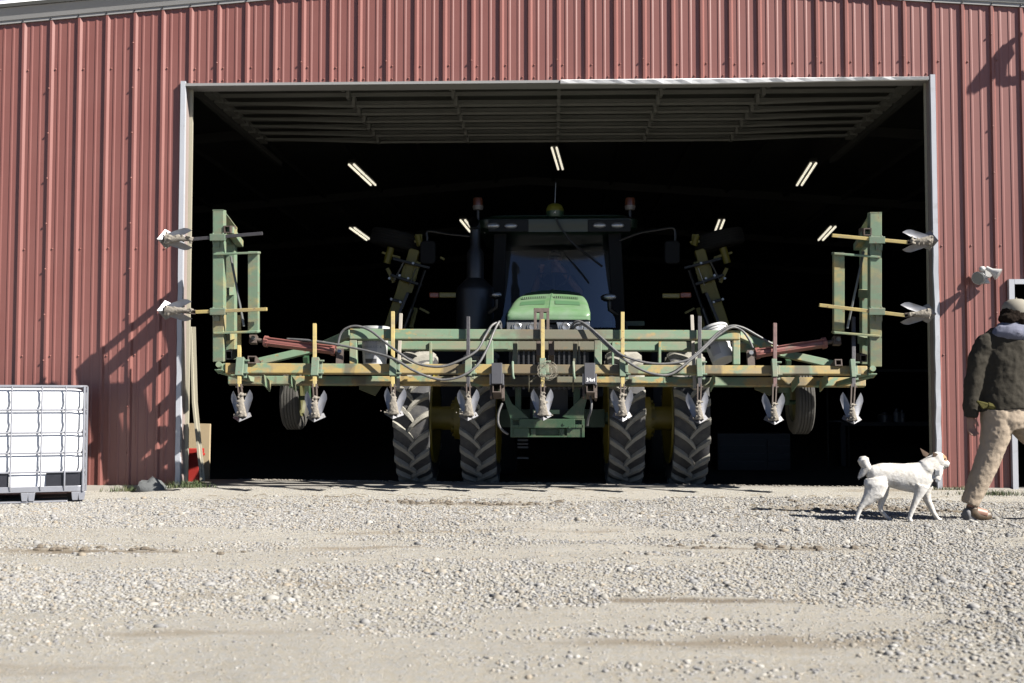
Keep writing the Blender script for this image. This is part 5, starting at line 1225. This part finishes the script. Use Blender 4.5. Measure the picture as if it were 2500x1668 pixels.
for px, py, w_, h_, nm, col_ in ((2189, 1045, .05, .22, 'bottle', (.25,.25,.26)), (2203, 1045, .05, .2, 'bottle', (.14,.14,.15)), (2045, 1054, .13, .02, 'tray', (.30,.30,.31)), (2160, 1050, .12, .16, 'jug', (.05,.05,.06))):
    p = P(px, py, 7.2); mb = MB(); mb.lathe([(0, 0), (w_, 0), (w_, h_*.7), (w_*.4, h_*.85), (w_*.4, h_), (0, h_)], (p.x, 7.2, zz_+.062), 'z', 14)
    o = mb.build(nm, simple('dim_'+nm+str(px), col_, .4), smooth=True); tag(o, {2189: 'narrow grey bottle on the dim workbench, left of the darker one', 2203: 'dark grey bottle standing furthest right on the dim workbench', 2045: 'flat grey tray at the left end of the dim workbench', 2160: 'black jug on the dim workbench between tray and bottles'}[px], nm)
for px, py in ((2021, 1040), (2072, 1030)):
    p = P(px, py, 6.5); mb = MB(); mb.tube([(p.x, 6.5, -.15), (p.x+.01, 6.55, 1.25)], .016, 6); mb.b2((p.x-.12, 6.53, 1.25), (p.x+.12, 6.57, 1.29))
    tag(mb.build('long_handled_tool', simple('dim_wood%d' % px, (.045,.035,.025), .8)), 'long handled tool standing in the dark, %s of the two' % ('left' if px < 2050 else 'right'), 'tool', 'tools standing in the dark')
# ------------------------------------------------------------------ walking man
YM = -2.73; G = P(2368, 1266, YM); gx, gz = G.x, float(gheight(np.array(G.x), np.array(YM)))+.006; KM = 297.0
def mp(px, py, y=0): p = P(px, py, YM+y); return Vector((p.x, YM+y, p.z))
man = MB()
hip = mp(2462, 1003, 0); nk = mp(2474, 796, .0)
HD = mp(2480, 768, .02)
# body: one continuous figure
man.ball(HD, (.082, .098, .118), 16, 12); man.tube([HD+Vector((0, 0, -.08)), HD+Vector((-.01, .0, -.20))], [.058, .070], 12)
man.ball(HD+Vector((.088, .02, -.015)), (.022, .014, .024), 8, 6); man.ball(HD+Vector((.072, .03, -.055)), (.02, .03, .010), 8, 6)
for s, o_ in ((-1, Vector((-.02, -.088, -.01))), (1, Vector((.0, .088, -.01)))): man.ball(HD+o_, (.026, .012, .034), 8, 6)
man.ball(HD+Vector((.07, -.02, .012)), (.012, .012, .008), 8, 5)
man.tube([nk+Vector((0, 0, -.02)), nk+Vector((0, 0, -.12)), mp(2462, 900), mp(2458, 960), hip, hip+Vector((0, 0, -.08))], [.09, .20, .165, .155, .165, .15], 18, ry=[.08, .12, .12, .12, .13, .12], ref=(0, 1, 0))
kn = mp(2418, 1110, -.02); an = mp(2372, 1232, -.01); hl = mp(2430, 1010, -.03)
man.tube([hl, (hl+kn)/2, kn, kn*.45+an*.55, an], [.095, .085, .062, .060, .042], 14)
hr = mp(2486, 1008, .04); kr = hr+Vector((.30, .03, -.34)); ar_ = kr+Vector((.16, .0, -.42))
man.tube([hr, (hr+kr)/2, kr, (kr+ar_)/2, ar_], [.095, .085, .062, .06, .042], 14); man.tube([ar_+Vector((-.05, 0, -.04)), ar_+Vector((.16, 0, -.05))], [.045, .04], 10)
sh_ = mp(2404, 842, -.02); el_ = mp(2374, 935, -.03); wr_ = mp(2369, 1014, -.03)
man.tube([sh_, (sh_+el_)/2, el_, (el_+wr_)/2, wr_], [.062, .055, .046, .040, .030], 12)
sr = mp(2540, 842, .04); er = sr+Vector((.14, .02, -.26)); wr2 = er+Vector((.20, .0, -.06)); man.tube([sr, (sr+er)/2, er, wr2], [.062, .055, .046, .03], 12)
# hands: palm, four fingers, thumb
def hand(mb, w0, d, side):
    d = d.normalized(); mb.tube([w0, w0+d*.035, w0+d*.085], [.026, .034, .030], 10, ry=[.020, .018, .016], ref=(0, 1, 0))
    for q, (ln, of) in enumerate(((.070, -.028), (.078, -.010), (.073, .009), (.058, .026))):
        b0 = w0+d*.082+Vector((of, side*.002, 0)); b1 = b0+d*ln*.45+Vector((.004, side*.006, 0)); b2 = b1+d*ln*.35+Vector((.010, side*.012, 0)); b3 = b2+d*ln*.2+Vector((.012, side*.010, .002))
        mb.tube([b0, b1, b2, b3], [.0095, .009, .0085, .006], 8)
    t0 = w0+d*.02+Vector((.026, 0, 0)); mb.tube([t0, t0+d*.03+Vector((.022, side*.01, 0)), t0+d*.062+Vector((.026, side*.02, 0))], [.012, .0105, .008], 8)
hand(man, wr_+Vector((0, 0, -.012)), Vector((.02, -.05, -1)), -1); hand(man, wr2, Vector((1, 0, .1)), -1)
for a_ in (an,): man.tube([a_+Vector((0, 0, 0)), a_+Vector((.0, 0, -.05)), a_+Vector((.12, 0, -.075))], [.042, .045, .035], 10)
mo = man.build('person', m_skin); remesh(mo, .0065, 3, .5)
tag(mo, 'man in dark jacket, tan trousers and cap walking out of the picture, seen from behind', 'person')
# jacket
jk = MB(); 
jk.tube([mp(2474, 800), mp(2470, 816), mp(2466, 832), mp(2460, 880), mp(2455, 930), mp(2452, 975), mp(2454, 1000)], [.085, .175, .225, .235, .225, .225, .232], 28, ry=[.08, .12, .15, .16, .16, .165, .165], ref=(0, 1, 0))
jk.ball(mp(2408, 836, -.02), (.085, .085, .075)); jk.ball(mp(2534, 836, .04), (.085, .085, .075))
jk.tube([mp(2408, 838, -.02), mp(2392, 880, -.03), mp(2378, 930, -.035), mp(2370, 980, -.035), mp(2369, 1019, -.03)], [.090, .086, .076, .066, .054], 18)
jk.tube([sr+Vector((-.03, 0, 0)), sr, er, wr2], [.085, .085, .075, .06], 16)
jo = jk.build('jacket', m_jacket, mo); remesh(jo, .009, 3, .5); wrinkle(jo, .034, .13); wrinkle(jo, .008, .03)
mb = MB(); mb.tube([mp(2440, 832, -.0), mp(2438, 820, -.02), mp(2446, 803, -.03), mp(2474, 792, -.03), mp(2510, 800, -.02), mp(2524, 822, -.0)], [.03, .045, .055, .055, .05, .04], 14); mb.ball(mp(2474, 815, -.06), (.175, .12, .075)); mb.ball(mp(2445, 812, -.06), (.07, .08, .06)); mb.ball(mp(2500, 812, -.04), (.08, .1, .06))
ho = mb.build('hood', m_hood, mo); remesh(ho, .009, 3); wrinkle(ho, .015, .06)
# trousers
tp_ = MB()
tp_.tube([mp(2456, 975), mp(2456, 1000), mp(2458, 1030), mp(2462, 1050)], [.185, .200, .205, .15], 24, ry=[.14, .15, .155, .13], ref=(0, 1, 0))
tp_.tube([mp(2434, 1000, -.03), mp(2434, 1050, -.03), mp(2422, 1095, -.03), mp(2401, 1150, -.02), mp(2382, 1195, -.01), mp(2367, 1232, -.01)], [.125, .122, .100, .092, .082, .070], 22)
tp_.tube([mp(2486, 1005, .03), hr+Vector((.06, 0, -.10)), kr, (kr+ar_)/2, ar_+Vector((0, 0, .02))], [.130, .130, .105, .095, .085], 20)
to_ = tp_.build('trousers', m_pants, mo); remesh(to_, .009, 3, .5); wrinkle(to_, .013, .06); wrinkle(to_, .007, .025)
# boots (heel lifting, sole seen from behind)
mb = MB(); a0 = mp(2374, 1238, -.01); mb.tube([a0, a0+Vector((-.004, 0, -.035)), a0+Vector((.035, .01, -.065)), a0+Vector((.10, .02, -.075)), a0+Vector((.15, .03, -.07))], [.050, .052, .05, .048, .035], 16)
bo = mb.build('boot', m_boot, mo); remesh(bo, .007, 3)
mb = MB(); mb.tube([a0+Vector((-.060, -.01, -.030)), a0+Vector((-.03, -.01, -.075)), a0+Vector((.04, .0, -.108)), a0+Vector((.14, .02, -.112))], [.022, .026, .020, .018], 14, ry=[.05, .055, .05, .045]); mb.ball(a0+Vector((-.05, -.01, -.05)), (.032, .05, .045)); so_ = mb.build('sole', m_sole, bo); remesh(so_, .006, 2)
mb = MB(); mb.tube([ar_, ar_+Vector((.02, 0, -.06)), ar_+Vector((.16, 0, -.09))], [.05, .052, .04], 14); bo = mb.build('boot', m_boot, mo, smooth=True)
# hair and cap
mb = MB(); mb.ball(mp(2473, 770, -.0), (.102, .105, .090)); mb.ball(mp(2464, 778, -.02), (.085, .09, .060)); mb.ball(mp(2488, 782, -.02), (.06, .09, .055)); mb.ball(mp(2455, 776, 0), (.05, .07, .045)); ha = mb.build('hair', m_hair, mo); remesh(ha, .006, 2); wrinkle(ha, .014, .03)
mb = MB(); c_ = mp(2481, 757, .01); mb.lathe([(.108, -.028), (.112, -.005), (.108, .03), (.088, .066), (.05, .086), (0, .093)], c_, 'z', 24)
bl_ = [c_+Vector((.09+.085*math.cos(a), .085*math.sin(a), -.026-.02*math.cos(a))) for a in np.linspace(-math.pi/2, math.pi/2, 10)]; mb.prism(bl_+[c_+Vector((.02, .08, -.022)), c_+Vector((.02, -.08, -.022))], (0, 0, .008)); mb.ball(c_+Vector((0, 0, .094)), .008); ca_ = mb.build('cap', m_cap, mo, smooth=True)
# glove stuffed in the back pocket
mb = MB(); g0 = mp(2392, 986, -.12)
for q in range(5): mb.tube([g0+Vector((.09, .0, -.02)), g0+Vector((.04, -.01, .00-.006*q)), g0+Vector((-.03+.01*q, -.02, .018-.013*q))], [.018, .013, .010], 7)
mb.tube([g0+Vector((.06, 0, -.012)), g0+Vector((.13, .01, -.03))], [.028, .03], 8); gl = mb.build('glove', m_glove, mo, smooth=True); 
# ------------------------------------------------------------------ dog
YD = -2.75; d0 = P(1950+1500/5.875, 1040+1322/5.875, YD); dz0 = float(gheight(np.array(d0.x), np.array(YD)))
KD = 5.875*F_PX/((P(2205, 1200, YD)-CAM).dot(FWD))
def D(zx, zy, y=0): return Vector((d0.x+(zx-1500)/KD, YD+y, dz0+(1326-zy)/KD))
def r(q): return q/KD
dg = MB()
dg.tube([D(985, 640), D(1060, 640), D(1180, 640), D(1330, 665), D(1480, 690), D(1620, 700), D(1740, 705), D(1850, 700), D(1920, 720)], [r(50), r(95), r(110), r(118), r(130), r(138), r(132), r(115), r(70)], 24, ry=[r(60), r(112), r(148), r(175), r(192), r(212), r(222), r(195), r(110)])
dg.ball(D(1780, 650), (r(150), r(120), r(165)), 18, 12); dg.tube([D(1780, 620), D(1840, 575), D(1900, 520), D(1950, 480), D(1985, 450)], [r(110), r(125), r(112), r(105), r(90)], 20, ry=[r(120), r(150), r(130), r(118), r(100)])
dg.ball(D(2000, 440), (r(112), r(98), r(112)), 18, 12); dg.ball(D(2060, 440), (r(72), r(72), r(80)))
dg.tube([D(2040, 480), D(2095, 498), D(2140, 508), D(2158, 512)], [r(82), r(62), r(50), r(36)], 14); dg.tube([D(2040, 540), D(2090, 560), D(2118, 562)], [r(36), r(24), r(15)], 10)
dg.tube([D(1990, 540), D(1985, 620), D(1940, 720)], [r(90), r(85), r(90)], 14)
# hind legs
dg.tube([D(1080, 700, -.05), D(1090, 800, -.06), D(1060, 900, -.06), D(985, 985, -.06), D(905, 1070, -.06), D(862, 1130, -.06), D(830, 1215, -.06), D(800, 1290, -.06)], [r(150), r(175), r(150), r(95), r(50), r(38), r(32), r(30)], 16, ry=[r(80), r(85), r(72), r(55), r(40), r(32), r(28), r(30)])
dg.tube([D(800, 1295, -.06), D(822, 1318, -.065)], [r(34), r(26)], 10)
dg.tube([D(1200, 720, .05), D(1240, 850, .06), D(1245, 950, .06), D(1230, 1040, .06), D(1205, 1130, .06), D(1220, 1190, .06), D(1290, 1270, .06), D(1330, 1305, .06)], [r(120), r(105), r(75), r(52), r(38), r(34), r(30), r(28)], 14)
dg.tube([D(1325, 1305, .06), D(1372, 1318, .06)], [r(32), r(22)], 10)
# front legs
dg.tube([D(1740, 800, -.05), D(1710, 900, -.05), D(1670, 990, -.05), D(1630, 1080, -.05), D(1590, 1180, -.05), D(1555, 1285, -.05)], [r(120), r(82), r(56), r(46), r(38), r(31)], 14, ry=[r(70), r(60), r(48), r(42), r(35), r(31)])
dg.tube([D(1548, 1290, -.05), D(1600, 1318, -.055)], [r(38), r(26)], 10)
dg.tube([D(1850, 820, .05), D(1845, 930, .05), D(1875, 1030, .05), D(1920, 1130, .05), D(1965, 1220, .05), D(2015, 1295, .05)], [r(110), r(76), r(54), r(44), r(36), r(31)], 14)
dg.tube([D(2015, 1300, .05), D(2085, 1318, .05)], [r(34), r(24)], 10)
m_fur, t, b = newmat('white_dog_fur'); tc = t.nodes.new('ShaderNodeTexCoord')
c = mix(t, ramp(t, noise(t, 16, 5), .45, .75), (.38,.37,.355), (.26,.24,.205)); c = mix(t, ramp(t, noise(t, 60, 2), .66, .74, cb=(.5,.5,.5,1)), c, (.26,.235,.20))
def patch(t, c, center, rad, colr):
    vm = t.nodes.new('ShaderNodeVectorMath'); vm.operation = 'DISTANCE'; t.links.new(tc.outputs['Object'], vm.inputs[0]); vm.inputs[1].default_value = center
    k = ramp(t, mth(t, 'ADD', vm.outputs['Value'], mth(t, 'MULTIPLY', noise(t, 60, 3), .01)), rad, rad+.008, (1,1,1,1), (0,0,0,1)); return mix(t, k, c, colr)
c = patch(t, c, D(2105, 405, -.03), r(52)+.004, (.22,.13,.075))
t.links.new(c, b.inputs['Base Color']); b.inputs['Roughness'].default_value = .9; b.inputs['Specular IOR Level'].default_value = .15; bump(t, b, noise(t, 160, 4, .7, stretch=(.4,1,1)), .4, .004)
do = dg.build('dog', m_fur); remesh(do, .0055, 9, .6); wrinkle(do, .0035, .02)
tag(do, 'white dog with brown ears and grey collar walking behind the man', 'dog')
mb = MB()
for y, (b0, b1, tp2) in ((-.035, ((1905, 395), (2030, 385), (1912, 325))), (.035, ((1815, 385), (1905, 360), (1778, 278)))):
    A_, B_, T2 = D(*b0, y-.0), D(*b1, y), D(*tp2, y*1.25); mid = (A_+B_)/2+Vector((0, .018, 0)); mb.add([A_, B_, T2, mid+Vector((0, .0, -.01)), A_*.5+B_*.5+Vector((0, -.008, -.02))], [(0, 4, 2), (4, 1, 2), (1, 3, 2), (3, 0, 2), (0, 3, 1, 4)])
mb.build('ear', simple('brown_ear_fur', (.17,.105,.065), .9, 0, .4, 40), do, smooth=True)
mb = MB(); mb.ball(D(2158, 500), (r(17), r(22), r(16))); mb.build('nose', m_black, do, smooth=True)
mb = MB(); mb.tube([D(2080, 535, -.035), D(2115, 540, -.028), D(2140, 550, -.01)], .004, 6); mb.build('mouth', m_black, do); mb = MB(); mb.ball(D(2085, 425, -.042), .006); mb.build('eye', m_black, do)
mb = MB(); cc = D(1935, 610); dirn = (D(1875, 550)-D(1995, 680)).normalized(); nrm = Vector((dirn.z, 0, -dirn.x)); mb.tube([cc+dirn*r(100)*math.cos(a)+Vector((0, 1, 0))*r(104)*math.sin(a)+nrm*0 for a in np.linspace(0, 2*math.pi, 25)], .0045, 6, ry=.013, cap=False); co = mb.build('collar', simple('grey_collar', (.22,.24,.26), .6, 0, .3, 60), do, smooth=True)
mb = MB(); mb.b2(D(1925, 590, -.066), D(1985, 655, -.056)); mb.build('buckle', m_chrome, co); mb = MB(); q = D(1955, 735, -.05); mb.cyl(q, q+Vector((0, -.004, 0)), .014, 12); mb.build('name_tag', m_chrome, co)
# tail: fluffy plume made of strands round a core
mb = MB(); mb.tube([D(1040, 600), D(1000, 560), D(960, 500), D(940, 440), D(930, 400)], [r(50), r(62), r(72), r(80), r(40)], 14); mb.tube([D(1000, 570), D(955, 600), D(915, 660), D(868, 712)], [r(70), r(58), r(42), r(8)], 12)
def blades(mb, a, b_, ra, rb, n_, ln, dv):
    for i in range(n_):
        u = rng.random(); p = a+(b_-a)*u; rr = ra+(rb-ra)*u; th_ = rng.uniform(0, 6.283); o_ = Vector((math.cos(th_), rng.normal(0, .5), math.sin(th_))); o_.normalize(); p = p+o_*rr*.85; q = p+(o_*.6+dv).normalized()*ln*rng.uniform(.5, 1); w_ = Vector((o_.z, 0, -o_.x))*.0018; mb.add([p-w_, p+w_, q], [(0, 1, 2)])
blades(mb, D(955, 590), D(880, 700), r(58), r(18), 220, .014, Vector((-.4, 0, -.7)))
mb.build('tail', m_fur, do, smooth=True)

mb = MB()
for (sx_, sy_, rx_, ry_, n_) in ((-.85, -1.45, .9, .2, 90), (2.75, -1.75, 1.0, .26, 120), (1.35, -4.5, .7, .1, 25), (-2.9, -4.9, .6, .08, 20)):
    for i in range(n_):
        x = sx_+rng.normal(0, rx_*.55); y = sy_+rng.normal(0, ry_*.6); q = rng.uniform(.008, .026); z = float(gheight(np.array(x), np.array(y)))
        mb.ball((x, y, z+q*.2), (q*rng.uniform(.9, 1.7), q, q*rng.uniform(.45, .9)), 6, 4)
tag(mb.build('soil_clods', simple('churned_brown_soil', (.22,.18,.135), .95, 0, .4, 40, .8, 60)), 'clods of churned brown soil lying in the dirt before the doorway', 'soil', kind='stuff')
